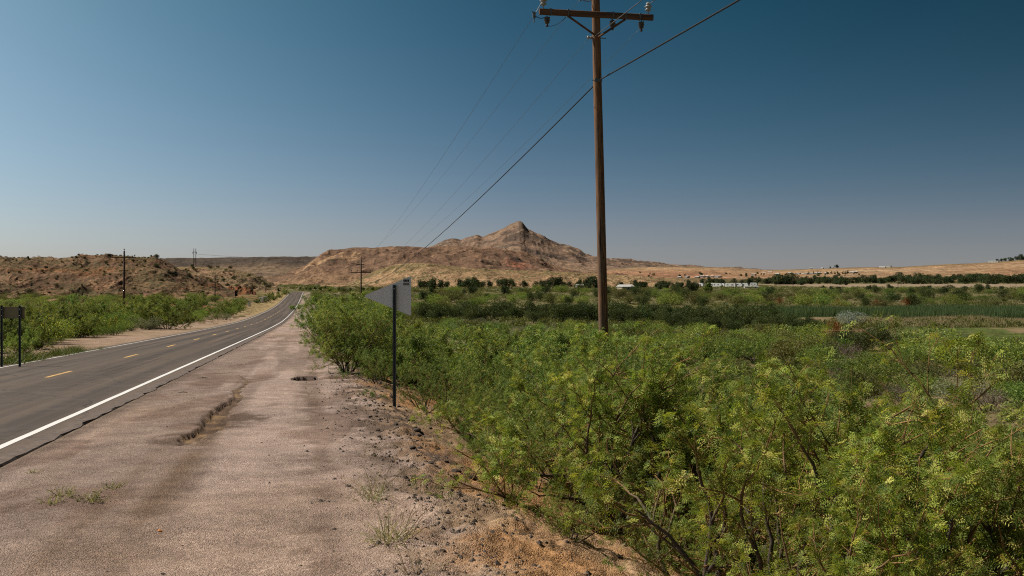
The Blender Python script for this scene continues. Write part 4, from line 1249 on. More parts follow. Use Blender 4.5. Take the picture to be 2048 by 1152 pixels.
pp = area_pts(5200, 560, 2150, 26, 190, lambda X, Y: right_ok(X, Y) & (fbm(X * .11, Y * .11, 51, 4) > .40), 3, 1.3)
stuff_clumps('grass', pp, np.random.default_rng(1).uniform(.35, .9, len(pp)), 26, 'grass', .42, .02, 4, .35, .9)
pp = area_pts(4600, 600, 2150, 150, 640, lambda X, Y: right_ok(X, Y), 7, 1.4)
stuff_clumps('undergrowth', pp, np.random.default_rng(2).uniform(1.0, 2.6, len(pp)), 44, 'olive', .3, .14, 5, .55, .5)
pp = area_pts(3600, 560, 2150, 520, 1350, lambda X, Y: (X > -250) & ((lat(X, Y) > 8) | (Y > 565)) & ~((X > 230) & (Y > 760) & (Y < 1120)), 8, 1.1)
stuff_clumps('undergrowth', pp, np.random.default_rng(3).uniform(1.6, 4.0, len(pp)), 34, 'olive', .3, .3, 6, .55, .3)
pp = area_pts(1500, -60, 600, 60, 330, lambda X, Y: (lat(X, Y) < -10.5) & (fbm(X * .11, Y * .11, 51, 4) > .42), 9, 1.1)
stuff_clumps('undergrowth', pp, np.random.default_rng(4).uniform(.6, 1.4, len(pp)), 30, 'olive', .3, .05, 8, .5, .5)
pp = area_pts(900, 380, 620, 130, 520, lambda X, Y: (lat(X, Y) < -4.6) & (lat(X, Y) > -11), 10, 1.0)
stuff_clumps('dry_grass', pp, np.random.default_rng(4).uniform(.3, .7, len(pp)), 24, 'dry', .35, .03, 18, .4, .9)
# reed bed and dry grass strips
rr_ = area_pts(9000, 1500, 2200, 202, 243, lambda X, Y: X > 52 + 6 * vnoise(Y * .2, Y * 0, 4), 11)
def blade_field(name, pts, h, w, m, seed, per=5, spread=.5):
    rng = np.random.default_rng(seed)
    pts = np.repeat(pts, per, 0) + rng.normal(0, spread, (len(pts) * per, 3)) * np.array([1, 1, 0])
    n = len(pts)
    D = nrm(np.stack([rng.normal(.05, .12, n), rng.normal(0, .12, n), np.ones(n)], -1))
    L = h * rng.uniform(.6, 1.1, n)
    Q = nrm(np.cross(D, rng.normal(0, 1, (n, 3)))) * w / 2
    t = pts + D * L[:, None]
    V = np.stack([pts - Q, pts + Q, t + Q * .3, t - Q * .3], 1).reshape(-1, 3)
    return tag(link(name, quads_mesh(name, V, np.clip(rng.random(n), 0, 1), M[m])), kind='stuff')
blade_field('reeds', rr_, 1.7, .06, 'reed', 21, 6, .6)
tg = area_pts(5000, 1700, 2200, 130, 200, lambda X, Y: (X > 60) & (Y + (X - 70) * .28 > 152) & (Y + (X - 70) * .12 < 196), 12)
blade_field('dry_grass', tg, .75, .04, 'dry', 22, 5, .5)
tg = area_pts(1500, 1530, 2200, 250, 262, lambda X, Y: X > 45, 13)
blade_field('dry_grass', tg, .9, .06, 'dry', 23, 4, .7)

# ---- far trees ---------------------------------------------------------------
def tree_meshes(seed, m, n=1500, W=.9, conical=0.0):
    rng = np.random.default_rng(seed)
    lobes = 15
    c = np.stack([rng.normal(0, .23 * W, lobes), rng.normal(0, .23 * W, lobes), rng.uniform(.14, .80, lobes)], -1)
    r = rng.uniform(.12, .25, lobes) * W * (1 - conical * (c[:, 2] - .3))
    i = rng.choice(lobes, n, p=r ** 2 / np.sum(r ** 2))
    d = nrm(rng.normal(0, 1, (n, 3)))
    O = c[i] + d * (r[i] * (.5 + .5 * rng.random(n) ** .6))[:, None]
    O = O[O[:, 2] > .02]
    n = len(O)
    V, s = leaf_strips(rng, O, nrm(rng.normal(0, 1, (n, 3)) + np.array([0, 0, .3])), nrm(rng.normal(0, 1, (n, 3))), .11 * rng.uniform(.6, 1.3, n), .05, 1)
    mb = MB()
    mb.tube([(0, 0, -.03), (.01, 0, .2), (.02, .01, .45), (.0, .02, .7)], [.035, .028, .02, .008], 6, caps=False)
    for k in range(5):
        a = np.array([.01, 0, rng.uniform(.18, .45)]); mb.tube([a, (a + c[k]) / 2 + np.array([0, 0, -.03]), c[k]], [.015, .011, .005], 4, caps=False)
    return mb.mesh('trunk', M['dark_bark']), quads_mesh('crown', V, s, M[m])
TR_D = Kind('dark_tree', [tree_meshes(91 + i, 'tree', W=1.15) for i in range(4)], ('trunk', 'crown'))
TR_B = Kind('bright_tree', [tree_meshes(99 + i, 'bright', W=.8) for i in range(2)], ('trunk', 'crown'))
TR_C = Kind('slender_tree', [tree_meshes(103, 'tree', 500, W=.40, conical=.6)], ('trunk', 'crown'))
def tree(kind, p, h, label, group=None, zs=None):
    return kind.place((p[0], p[1], p[2] - .02 * h), h, rnd.uniform(0, 6.28), label, 'tree', group, None, zs or rnd.uniform(.85, 1.05))
def tpx(kind, px, py, hpx, label, group=None, hill=None):
    p = hill_at(hill, px, py) if hill else at(px, py)
    return tree(kind, p, hpx * p[1] / F, label, group)
T1 = 'dark trees below the pale bench'
for px, py, hp in [(840, 577, 20), (853, 576, 18), (868, 579, 27), (880, 577, 18), (893, 575, 14), (918, 577, 20), (932, 578, 24), (945, 578, 22), (962, 577, 18), (952, 575, 22), (978, 575, 16), (1000, 574, 17), (1013, 577, 24), (1026, 574, 12),
                   (1050, 575, 16), (1072, 575, 14), (1085, 576, 16), (1100, 576, 19), (1115, 577, 27), (1128, 575, 15), (1140, 574, 13), (1158, 575, 17), (1176, 576, 24), (1188, 577, 26), (1198, 575, 20), (1010, 590, 18), (1040, 592, 16), (905, 596, 20), (945, 588, 18), (865, 592, 20), (848, 600, 22)]:
    tpx(TR_D, px, py, hp, 'dark round tree in the row at the foot of the pale stippled bench', T1)
tpx(TR_B, 1417, 585, 24, 'bright green tree in front of the white trailers')
tpx(TR_D, 1384, 586, 24, 'dark tree just left of the bright green tree')
tpx(TR_D, 1545, 586, 13, 'dark bush-like tree alone below the white trailers')
T2 = 'dark trees around the trailers'
for k in range(62):
    px = rnd.uniform(1225, 1700); tpx(TR_D, px, rnd.uniform(565, 571) + (8 if px < 1405 else 0), rnd.uniform(9, 17), 'dark tree in the grove around the white trailers', T2)
for px, py, hp in [(1555, 569, 22), (1562, 569, 20), (1572, 569, 20), (1583, 569, 24), (1540, 568, 14), (1532, 568, 12)]:
    tpx(TR_D, px, py, hp, 'taller dark tree in the close clump right of the trailers', 'tall dark clump right of the trailers')
T3 = 'dark trees of the far belt'
for k in range(100):
    px = 1600 + 530 * (k + rnd.random()) / 100
    big = 1.35 if px > 1770 else 1
    tpx(TR_D, px, 565.5 + rnd.uniform(-2.5, 3), rnd.uniform(10, 16) * big, 'dark tree in the long belt beyond the pale bare field', T3)
for k in range(22):
    px = rnd.uniform(1640, 2100); tpx(TR_D, px, 579 + rnd.uniform(-2, 4), rnd.uniform(7, 12), 'dark low tree on the near side of the pale bare field', 'dark trees before the bare field')
T4 = 'small trees on the plateau slope'
for k in range(34):
    px = rnd.uniform(1270, 1720); tpx(TR_D, px, rnd.uniform(547, 556), rnd.uniform(3, 6), 'small dark tree among the white houses on the plateau slope', T4, 'plateau')
for px in (1617, 1640, 1655, 1662, 1671, 1676, 1684, 1690, 1695, 1635, 1628):
    tpx(TR_C, px, 548 + rnd.uniform(-1, 1), rnd.uniform(7, 9), 'slender dark tree in the row beside the white houses', 'slender trees beside the houses', 'plateau')
tpx(TR_D, 1674, 536, 8, 'single round dark tree on the skyline of the plateau', None, 'plateau')
tpx(TR_D, 1659, 536, 4, 'small tree on the skyline left of the single round tree', None, 'plateau')
for px, py, hp in [(1994, 524, 7), (2002, 523, 6), (2010, 522, 7), (2019, 522, 8), (2026, 521, 6), (2034, 520, 9), (2043, 520, 12), (2049, 519, 11)]:
    tpx(TR_D, px, py, hp, 'dark tree on the plateau rim beside the long white roof', 'trees on the plateau rim', 'plateau')
for px, py, hp in [(573, 583, 5), (556, 588, 6), (545, 590, 7), (600, 580, 8), (620, 581, 9), (640, 582, 10), (660, 583, 9), (612, 580, 7), (630, 579, 8), (585, 578, 4), (677, 582, 9), (700, 583, 9), (726, 582, 10), (745, 582, 9), (760, 583, 10), (650, 578, 7)]:
    tpx(TR_B, px, py, hp, 'green tree low in the valley mouth beyond the end of the road', 'trees beyond the end of the road')

# ---- houses and trailers -----------------------------------------------------
def house(p, w, d, h, rz, label, group=None, wm='white', name='house', roof_h=.3, cat='house'):
    root = empty(name, (p[0], p[1], p[2] - .3), rz)
    mb = MB(); mb.box((0, 0, h / 2), (w, d, h)); mb.build('wall', M[wm], root)
    rb = MB(); e = .35; rh = h * roof_h
    v = [(-w / 2 - e, -d / 2 - e, h - .05), (w / 2 + e, -d / 2 - e, h - .05), (w / 2 + e, d / 2 + e, h - .05), (-w / 2 - e, d / 2 + e, h - .05), (-w / 2 - e, 0, h + rh), (w / 2 + e, 0, h + rh)]
    rb.add(v, [np.array([(0, 1, 5, 4), (2, 3, 4, 5), (3, 2, 1, 0)]), np.array([(0, 4, 3), (1, 2, 5)])]); rb.build('roof', M['roof'], root)
    for k in range(3):
        wb = MB(); wb.box(((k - 1) * w * .3, -d / 2 - .02, h * .55), (w * .1, .06, h * .3)); wb.build('window', M['glass'], root)
    return tag(root, label, cat, group)
def hpx(px, py, wpx, label, group, hill='plateau', wm='white', hm=2.6, **kw):
    p = hill_at(hill, px, py) if hill else at(px, py)
    return house(p, wpx * p[1] / F, 9, hm * kw.pop('hs', 1), rnd.uniform(-.8, -.4), label, group, wm, **kw)
for k, (px, py, w) in enumerate([(1396, 555.5, 7), (1405, 555, 8), (1415, 554.5, 5), (1426, 555, 5), (1434, 555, 8), (1440, 555, 4), (1507, 551, 8), (1554, 550, 8), (1580, 548, 5), (1587, 549.5, 7), (1597, 549, 6), (1605, 550, 7), (1613, 549, 6), (1622, 549, 8), (1632, 548.5, 6), (1641, 547.5, 6), (1652, 548, 5), (1705, 546, 9), (1712, 546, 5), (1376, 556, 5), (1361, 556.5, 6)]):
    hpx(px, py, w, 'small pale house in the settlement on the plateau slope', 'houses of the settlement', wm='wall_pale' if k % 3 else 'wall_tan')
hpx(1527, 547, 9, 'wide tan building with a white roof above the settlement', None, wm='wall_tan')
hpx(1541, 546, 9, 'white roofed shed right of the wide tan building', None)
hpx(1765, 535, 12, 'long low white house on the plateau skyline', None, hs=1.1)
hpx(1777, 534.5, 9, 'taller white block house on the plateau skyline', None, hs=1.7, roof_h=.05)
hpx(1988, 525, 18, 'long white roofed building on the plateau rim', None, hs=1.2)
hpx(1623, 537.5, 4, 'tiny white house on the skyline of the plateau, leftmost', None)
hpx(1646, 537, 3.5, 'tiny white house on the skyline near the single round tree', None)
hpx(1666, 536.5, 3.5, 'tiny white house against the single round skyline tree', None)
def trailer(p, L, rz, label, group=None):
    root = empty('travel_trailer', (p[0], p[1], p[2]), rz)
    mb = MB()
    h, d = 2.9, 2.6
    prof = [(-L / 2, .5), (-L / 2, h * .85), (-L / 2 + .5, h + .3), (L / 2 - .8, h + .3), (L / 2, h * .75), (L / 2, .9), (L / 2 - .4, .5)]
    k = len(prof)
    v = [(x, -d / 2, z) for x, z in prof] + [(x, d / 2, z) for x, z in prof]
    q = [(i, (i + 1) % k, k + (i + 1) % k, k + i) for i in range(k)]
    mb.add(v, [np.array(q), np.array([list(range(k))[::-1], list(range(k, 2 * k))])]); mb.build('body', M['white'], root)
    for x in (-L * .25, L * .15):
        w = MB(); w.box((x, -d / 2 - .02, 2.0), (L * .14, .05, .6)); w.build('window', M['glass'], root)
    for x in (-.6, .5):
        w = MB(); w.lathe([(.1, -.12), (.36, -.12), (.36, .12), (.1, .12)], (x, -d / 2 + .1, .36), 12, (0, 1, 0)); w.build('wheel', M['ink'], root)
    return tag(root, label, 'trailer', group)
TG = 'white trailers in the grove'
for px, py, L in [(1400, 574, 7), (1422, 574, 7), (1435, 574.5, 8), (1443, 574.5, 7), (1508, 573, 6)]:
    trailer(at(px, py), L, rnd.uniform(-.9, -.5), 'white travel trailer parked among the dark grove trees', TG)
for px, py, L in [(1462, 575, 9), (1473, 574.5, 10), (1484, 574.5, 11)]:
    trailer(at(px, py), L, rnd.uniform(-.75, -.55), 'large white trailer in the close parked row right of the bright green tree', 'close row of large trailers')
house(at(1502, 576), 10, 3, 1.6, .1, 'long low pale shed at the right end of the parked trailers', None, 'white', 'shed', .15, 'shed')
house(at(1251, 581), 9, 6, 2.6, .5, 'shed with a bright white roof alone in the olive scrub', None, 'wall_tan', 'shed', .5, 'shed')
house(at(1159, 576), 5, 4, 2.4, .2, 'tiny white shed under the dark trees left of the utility pole', None, 'white', 'shed', .3, 'shed')

# ----------------------------------------------------------------------------
# utility poles and wires
# ----------------------------------------------------------------------------
def pin_insulator(c, m, parent, up=1, s=1.0):
    b = MB()
    prof = [(.012, 0), (.012, .10), (.055, .10), (.085, .125), (.085, .145), (.05, .16), (.05, .18), (.095, .20), (.10, .225), (.055, .245), (.045, .26), (.065, .275), (.06, .31), (.03, .33)]
    if up < 0:
        prof = [(.010, 0), (.010, .06), (.05, .06), (.085, .08), (.085, .11), (.05, .12), (.09, .145), (.09, .17), (.05, .18), (.075, .205), (.07, .235), (.03, .25), (.03, .29), (.045, .30), (.02, .34)]
        prof = [(r, -z) for r, z in prof]
    b.lathe([(r * s, z * s) for r, z in prof], c, 12)
    o = b.build('insulator', m, parent, True)
    return o

LD_ = nrm(np.array([-25., 123., 0]))      # direction of the line
AD_ = np.array([LD_[1], -LD_[0], 0])       # crossarm direction
P1 = np.array([(1199 - CX) / F * 27, 27.0, 0]); P1[2] = gz(P1[0], P1[1])
def main_pole():
    root = empty('utility_pole', tuple(P1))
    # pole leans a little to the left going up
    zt = 12.0 + EYE - 1.97 - P1[2] + 1.97
    ztop = (HY - (-150)) / F * 27 + EYE - P1[2]
    def axis(z):      # local x offset at height z
        py = HY - (z + P1[2] - EYE) / 27 * F
        px = np.interp(py, [-150, 0, 165, 330, 500, 675, 900], [1187.5, 1191, 1194.5, 1199, 1203, 1207, 1212])
        return (px - CX) / F * 27 - P1[0]
    b = MB()
    zz = np.linspace(-.8, ztop, 60)
    k = 20
    ang = np.arange(k) * 2 * math.pi / k
    r = np.interp(zz, [-.8, 0, ztop], [.142, .138, .106])
    rings = []
    for i, z in enumerate(zz):
        rad = r[i] * (1 + .035 * (vnoise(np.cos(ang) * 2 + 5, np.sin(ang) * 2 + z * .5, 3) - .5) * 2 + .02 * np.cos(ang * 3 + 1))
        rings.append(np.stack([axis(z) + np.cos(ang) * rad, np.sin(ang) * rad, np.full(k, z)], -1))
    V = np.concatenate(rings); n = len(zz)
    i = np.arange(n - 1)[:, None]; j = np.arange(k)[None]; j2 = (j + 1) % k
    q = np.stack([i * k + j, i * k + j2, (i + 1) * k + j2, (i + 1) * k + j], -1).reshape(-1, 4)
    b.add(V, [q, np.array([list(range((n - 1) * k, n * k))])])
    b.build('pole', M['pole'], root, True)
    loc = lambda px, py, Y: pt(px, py, Y) - P1
    za = (HY - 33) / F * 27 + EYE - P1[2]           # crossarm height
    ax = axis(za)
    rot = np.stack([AD_, LD_, [0, 0, 1]], 1)
    ac = np.array([ax, 0, za]) - LD_ * .19 + AD_ * -.03
    b = MB(); b.box((0, 0, 0), (3.16, .115, .15), None, .012)
    arm = link('crossarm', b.mesh('crossarm', M['arm']), root)
    arm.location = ac; arm.rotation_euler = (0, 0, math.atan2(AD_[1], AD_[0]))
    # flat braces
    for s in (-1, 1):
        b = MB()
        a0 = ac + AD_ * s * .80 + np.array([0, 0, -.085]) - LD_ * .02
        a1 = np.array([axis(za - .62), 0, za - .60]) - LD_ * .17
        b.tube([a0, (a0 + a1) / 2, a1], [.030, .030, .030], 4); b.build('brace', M['arm'], root)
    # insulators
    tops = [ac + AD_ * -1.47 + np.array([0, 0, .075]), ac + AD_ * 1.45 + np.array([0, 0, .075])]
    for c in tops: pin_insulator(c, M['porcelain'], root, 1, 1.0)
    unders = [ac + AD_ * -1.37 + np.array([0, 0, -.075]), ac + AD_ * .44 + np.array([0, 0, -.075]), ac + AD_ * 1.25 + np.array([0, 0, -.075])]
    for c in unders: pin_insulator(c, M['dark_porcelain'], root, -1, .95)
    # bolts and straps on the arm
    for s in (-1.28, .44, 1.2, -.80, .80):
        b = MB(); b.box(ac + AD_ * s, (.035, .14, .185), rot); b.build('strap', M['steel'], root)
    # neutral clevis and cable clamp
    zn = (HY - 76) / F * 27 + EYE - P1[2]
    nb = np.array([axis(zn) - .02, -.02, zn]) - AD_ * .17
    b = MB(); b.lathe([(.02, -.07), (.045, -.06), (.045, -.03), (.025, -.01), (.025, .01), (.045, .03), (.045, .06), (.02, .07)], nb, 10, AD_); b.build('neutral_spool', M['porcelain'], root, True)
    b = MB(); b.tube([nb - AD_ * .09, nb + AD_ * .46], .012, 6); b.build('through_bolt', M['steel'], root)
    zc = (HY - 163) / F * 27 + EYE - P1[2]
    cb = np.array([axis(zc), 0, zc]) - LD_ * .16
    b = MB(); b.box(cb - np.array([.02, 0, 0]), (.20, .07, .09), rot); b.tube([cb - AD_ * .19, cb + AD_ * .05], .014, 6); b.build('cable_clamp', M['steel'], root)
    # lightning-arrester leads: thin jumpers under the arm
    def droop(a, c, sag, n=12):
        t = np.linspace(0, 1, n)[:, None]
        return a * (1 - t) + c * t - np.array([0, 0, 1.]) * (4 * sag * t * (1 - t))
    ends = [ac + AD_ * -1.72 + np.array([0, 0, -.10])]
    b = MB(); b.tube(droop(ends[0], ac + AD_ * -1.40 + np.array([0, 0, -.13]), .06), .011, 5); b.build('jumper', M['cable'], root)
    b = MB(); b.tube(droop(unders[0] + np.array([0, 0, -.3]), ac + AD_ * -.85 + np.array([0, 0, -.10]), .08), .007, 5); b.build('jumper', M['cable'], root)
    b = MB(); b.box(ends[0], (.07, .05, .16), rot); b.tube([ends[0] + np.array([-.05, 0, .10]), ends[0], ends[0] + np.array([0, 0, -.2])], .014, 5); b.build('dead_end_clamp', M['steel'], root)
    # pole-top bracket on the left, mostly above the frame
    zb = (HY - 0) / F * 27 + EYE - P1[2]
    br = np.array([axis(zb), 0, zb]) - AD_ * .42 + np.array([0, 0, .03])
    b = MB(); b.tube(droop(br, np.array([axis(zb) - .1, 0, zb]), .06, 8), .013, 5); b.box(br, (.05, .05, .14), rot); b.build('bracket', M['steel'], root)
    pin_insulator(np.array([axis(ztop), 0, ztop - .02]), M['porcelain'], root, 1, 1.0)
    tag(root, 'tall leaning brown wooden utility pole with double ended crossarm in the mesquite thicket', 'utility pole')
    w = lambda v: v + P1
    return dict(l=w(tops[0] + np.array([0, 0, .27])), le=w(ends[0]), r=w(tops[1] + np.array([0, 0, .27])), ru=w(unders[2] + np.array([-.0, 0, -.2])), n=w(nb), c=w(cb - LD_ * .03), b=w(br), t=w(np.array([axis(ztop), 0, ztop + .3])))
A1 = main_pole()

def far_pole(name, base, top_z, label, arm_w=3.05, arm_drop=1.0, arm_dir=AD_, r=.115, second=None, group=None, m='farpole'):
    root = empty(name, tuple(base))
    H = top_z - base[2]
    b = MB(); b.tube([(0, 0, -.5), (.01, 0, H * .5), (0.03, 0, H)], [r * 1.15, r, r * .75], 10); b.build('pole', M[m], root, True)
    rz = math.atan2(arm_dir[1], arm_dir[0])
    for dz in [arm_drop] + ([second] if second else []):
        w = arm_w if dz == arm_drop else arm_w * .35
        b = MB(); b.box((0, 0, 0), (w, .09, .11), None, .012)
        a = link('crossarm', b.mesh('crossarm', M['farpole']), root, (0, -.16, H - dz)); a.rotation_euler = (0, 0, rz)
        if dz == arm_drop:
            for s in (-1, 1):
                b = MB(); b.tube([np.array([0, -.2, H - dz - .05]) + arm_dir * s * w * .27, (0, -.18, H - dz - .6)], .022, 4); b.build('brace', M['farpole'], root)
            for s in (-.46, -.15, .46):
                pin_insulator(np.array([0, -.16, H - dz + .07]) + arm_dir * s * w, M['dark_porcelain'], root, 1, 1.0)
    pin_insulator((0.03, 0, H - .02), M['dark_porcelain'], root, 1, 1.0)
    return tag(root, label, 'utility pole', group)

Y2 = 150.0
B2 = np.array([(722 - CX) / F * Y2, Y2, 0]); B2[2] = gz(B2[0], B2[1])
T2z = (HY - 517) / F * Y2 + EYE
far_pole('utility_pole', B2, T2z, 'wooden utility pole with one crossarm rising behind the pennant sign tip', 3.05, 2.1, second=.9)

def wire(name, a, b, sag, r, m, label, cat='wire', n=60, t0=0.0, t1=1.0, group=None):
    t = np.linspace(t0, t1, n)[:, None]
    p = a * (1 - t) + b * t - np.array([0, 0, 1.]) * (4 * sag * t * (1 - t))
    mb = MB(); mb.tube(p, r, 6); o = mb.build(name, M[m], None, True)
    return tag(o, label, cat, group)
arm2 = np.array([B2[0], B2[1] - .16, T2z - 2.1 + .35])
S = 123.0
prev = lambda a: a + np.array([25., -123., .6])
wire('power_line', A1['le'], arm2 - AD_ * 1.4, 1.2, .005, 'wire', 'thin power line from the left crossarm end to the pole behind the sign')
wire('power_line', A1['b'], np.array([B2[0], B2[1], T2z + .3]), 1.2, .0045, 'wire', 'thin power line from the pole top bracket to the pole behind the sign')
wire('power_line', A1['n'], np.array([B2[0], B2[1], T2z - 2.9]), 1.1, .0045, 'wire', 'thin neutral line from below the crossarm to the pole behind the sign')
wire('power_line', A1['ru'], arm2 + AD_ * 1.4, 1.2, .0045, 'wire', 'thin power line from the right crossarm end to the pole behind the sign')
c2 = np.array([B2[0], B2[1] - .12, T2z - 4.0])
wire('telephone_cable', A1['c'], c2, 1.35, .0185, 'cable', 'thick black cable slanting from the tall pole down to the pole behind the sign', 'cable')
wire('telephone_cable', A1['c'] + np.array([.05, 0, .03]), prev(A1['c']), 1.1, .0185, 'cable', 'thick black cable rising from the tall pole to the upper right', 'cable')
wire('power_line', A1['n'] + AD_ * .1 - LD_ * .16, prev(A1['n']) + np.array([0, 0, .8]), 1.0, .010, 'wire', 'bright thin neutral line rising from the tall pole over the crossarm')
wire('power_line', A1['r'], prev(A1['r']), 1.1, .009, 'wire', 'bright short power line leaving the right white insulator upward')
wire('power_line', A1['l'], A1['le'], .02, .009, 'wire', 'short lead from the left white insulator down to the dead end clamp', n=8)
wire('power_line', A1['l'], prev(A1['l']), 1.1, .007, 'wire', 'thin power line leaving the left white insulator upward')
wire('power_line', A1['r'], A1['ru'], .05, .008, 'wire', 'short lead from the right white insulator to the hanging insulator', n=8)

# poles across the road
LP = []
for px, top, Y, lab, dr, sec in [(248, 502, 132, 'tallest wooden utility pole across the road, standing in the green thicket', .85, 2.6), (430, 548, 275, 'second wooden utility pole across the road, in front of the red cut bank', .5, None),
                            (505, 565, 400, 'third utility pole across the road, beside the white boxes', .5, None), (531.5, 569, 500, 'fourth utility pole across the road, thin and dark near the road end', .6, None),
                            (538, 570, 570, 'fifth utility pole across the road, close right of the fourth', .6, None), (553.5, 568, 700, 'faint distant utility pole left of the road end', .6, None), (560, 569, 800, 'faintest distant utility pole at the road end', .6, None)]:
    x = (px - CX) / F * Y; b_ = np.array([x, Y, gz(x, Y)]); tz = (HY - top) / F * Y + EYE
    far_pole('utility_pole', b_, tz, lab, 3.05 if Y < 150 else 3.2, dr, AD_, .14 if Y < 300 else .17, sec)
    LP.append(np.array([x, Y, tz]))
for k in range(5):
    for dz, r_, m_, l_ in ((-.55, .02, 'wire', 'upper thin line'), (-4.2 if k == 0 else -3.5, .035, 'cable', 'lower black cable')):
        d0, d1 = dz, (dz if dz > -1 else -3.5)
        wire('telephone_cable' if dz < -1 else 'power_line', LP[k] + np.array([0, -.2, d0]), LP[k + 1] + np.array([0, -.2, d1]), 1.2, r_, m_,
             l_ + ' between the ' + ('tallest and second', 'second and third', 'third and fourth', 'fourth and fifth', 'fifth and faint')[k] + ' utility poles across the road', 'wire', 24)
# H-frame on the low hill
def hframe():
    p = hill_at('low_hill', 390, 537); Y = p[1]
    root = empty('transmission_tower', tuple(p))
    top = (HY - 497) / F * Y + EYE - p[2]
    w = 5.0 / F * Y
    for s in (-1, 1):
        b = MB(); b.tube([(s * w * .45, 0, -1), (s * w * .40, 0, top)], [.22, .16], 8); b.build('leg', M['farpole'], root)
    b = MB(); b.box((0, -.3, top - 2.2), (w * 1.7, .3, .35)); b.build('crossarm', M['farpole'], root)
    for s in (-1, 1):
        b = MB(); b.tube([(-s * w * .45, 0, top * .25), (s * w * .4, 0, top * .55)], .08, 6); b.build('brace', M['farpole'], root)
        b = MB(); b.tube([(s * w * .75, -.3, top - 2.2), (s * w * .75, -.3, top - 3.4)], .12, 6); b.build('insulator', M['dark_porcelain'], root)
    tag(root, 'twin legged wooden transmission tower on the crest of the low hill', 'transmission tower')
    for s, d in ((-1, 'left'), (1, 'right')):
        a = p + np.array([s * w * .75, -.3, top - 3.4])
        wire('power_line', a, a + np.array([120., 260., 6.]), 4, .03, 'wire', 'faint transmission wire from the ' + d + ' end of the twin legged tower', n=30)
hframe()
for px, top, bot, lab in [(1466, 561, 584, 'thin dark pole before the trailers, left of a pair'), (1471, 563, 584, 'thin dark pole before the trailers, right of a pair'), (1586, 545, 580, 'tall thin pole right of the dark clump by the trailers'),
                          (1796, 543, 579, 'thin pole by the bare field, left of a pair'), (1802, 545, 579, 'thin pole by the bare field, right of a pair'), (2032, 543, 572, 'thin pole in the far tree belt at the picture edge'), (928, 562, 580, 'thin pole among dark trees under the pale bench')]:
    p = at(px, bot); far_pole('utility_pole', p, (HY - top) / F * p[1] + EYE, lab, 3.0, .6, np.array([1., 0, 0]), .16)

# ----------------------------------------------------------------------------
# signs
# ----------------------------------------------------------------------------
def u_post(b, x, y, z0, z1, rz=0.0, s=1.0):
    """U-channel sign post: web with two flanges"""
    c, q = math.cos(rz), math.sin(rz)
    rot = np.array([[c, -q, 0], [q, c, 0], [0, 0, 1]])
    h = z1 - z0; zc = (z0 + z1) / 2
    for dx, dy, sx, sy in ((0, .018, .040, .006), (-.022, 0, .006, .042), (.022, 0, .006, .042), (-.033, -.020, .026, .005), (.033, -.020, .026, .005)):
        o = rot @ np.array([dx * s, dy * s, 0])
        b.box((x + o[0], y + o[1], zc), (sx * s, sy * s, h), rot)
def pennant():
    Y = 23.0
    x = (789 - CX) / F * Y
    z0 = gz(x, Y)
    root = empty('road_sign', (x, Y, z0))
    b = MB(); u_post(b, 0, 0, -.5, pt(0, 570, Y)[2] - z0, 0.0, .88)
    b.build('post', M['post'], root)
    # plate: tip to the left, upright base at the right, turned a little about the post
    zc = pt(0, 592, Y)[2] - z0
    cs = [(-.68, 0.0), (-.665, .022), (.36, .445), (.375, .44), (.375, -.44), (.36, -.445), (-.665, -.022)]
    cs = [(-.672, .014), (-.655, .030), (.355, .452), (.378, .442), (.378, -.442), (.355, -.452), (-.655, -.030), (-.672, -.014)]
    k = len(cs)
    v = [(a, .0, zc + c) for a, c in cs] + [(a, .004, zc + c) for a, c in cs]
    q = [(i, (i + 1) % k, k + (i + 1) % k, k + i) for i in range(k)]
    b = MB(); b.add(v, [np.array(q)[:, ::-1], np.array([list(range(k))[::-1], list(range(k, 2 * k))])])
    plate = link('plate', b.mesh('plate', M['sheet']), root, (0, .030, 0)); plate.rotation_euler = (0, 0, R(4))
    # bolts through post
    for dz in (-.22, .16):
        b = MB(); b.lathe([(.014, 0), (.014, .02), (.006, .03)], (0, -.035, zc + dz), 8, (0, -1, 0)); b.build('bolt', M['steel'], root)
    # date sticker: a solid block of black cells above a row of small figures
    st = MB(); st.box((.265, -.004, zc + .315), (.135, .003, .175)); s_ = st.build('sticker', M['sticker'], plate)
    ink = MB()
    for i in range(4):
        ink.box((.215 + .033 * i, -.0065, zc + .352), (.027, .002, .052))
    ink.build('date_mark', M['ink'], plate)
    figs = {'0': 'abcdef', '1': 'bc', '2': 'abged', '6': 'afgedc'}
    ink = MB()
    for i in range(6):
        cx_ = .203 + .0235 * i
        for seg_ in 'abcdefg' if i % 2 else 'abcdef':
            dx, dz, sx, sz = {'a': (0, .018, .013, .005), 'd': (0, -.018, .013, .005), 'g': (0, 0, .013, .005), 'b': (.0065, .009, .005, .02), 'c': (.0065, -.009, .005, .02), 'e': (-.0065, -.009, .005, .02), 'f': (-.0065, .009, .005, .02)}[seg_]
            ink.box((cx_ + dx, -.0065 - .0004 * 'abcdefg'.index(seg_), zc + .275 + dz), (sx, .002, sz))
    ink.build('date_figures', M['ink'], plate)
    tag(root, 'back of a triangular pennant road sign on one steel post beside the shoulder', 'road sign')
pennant()
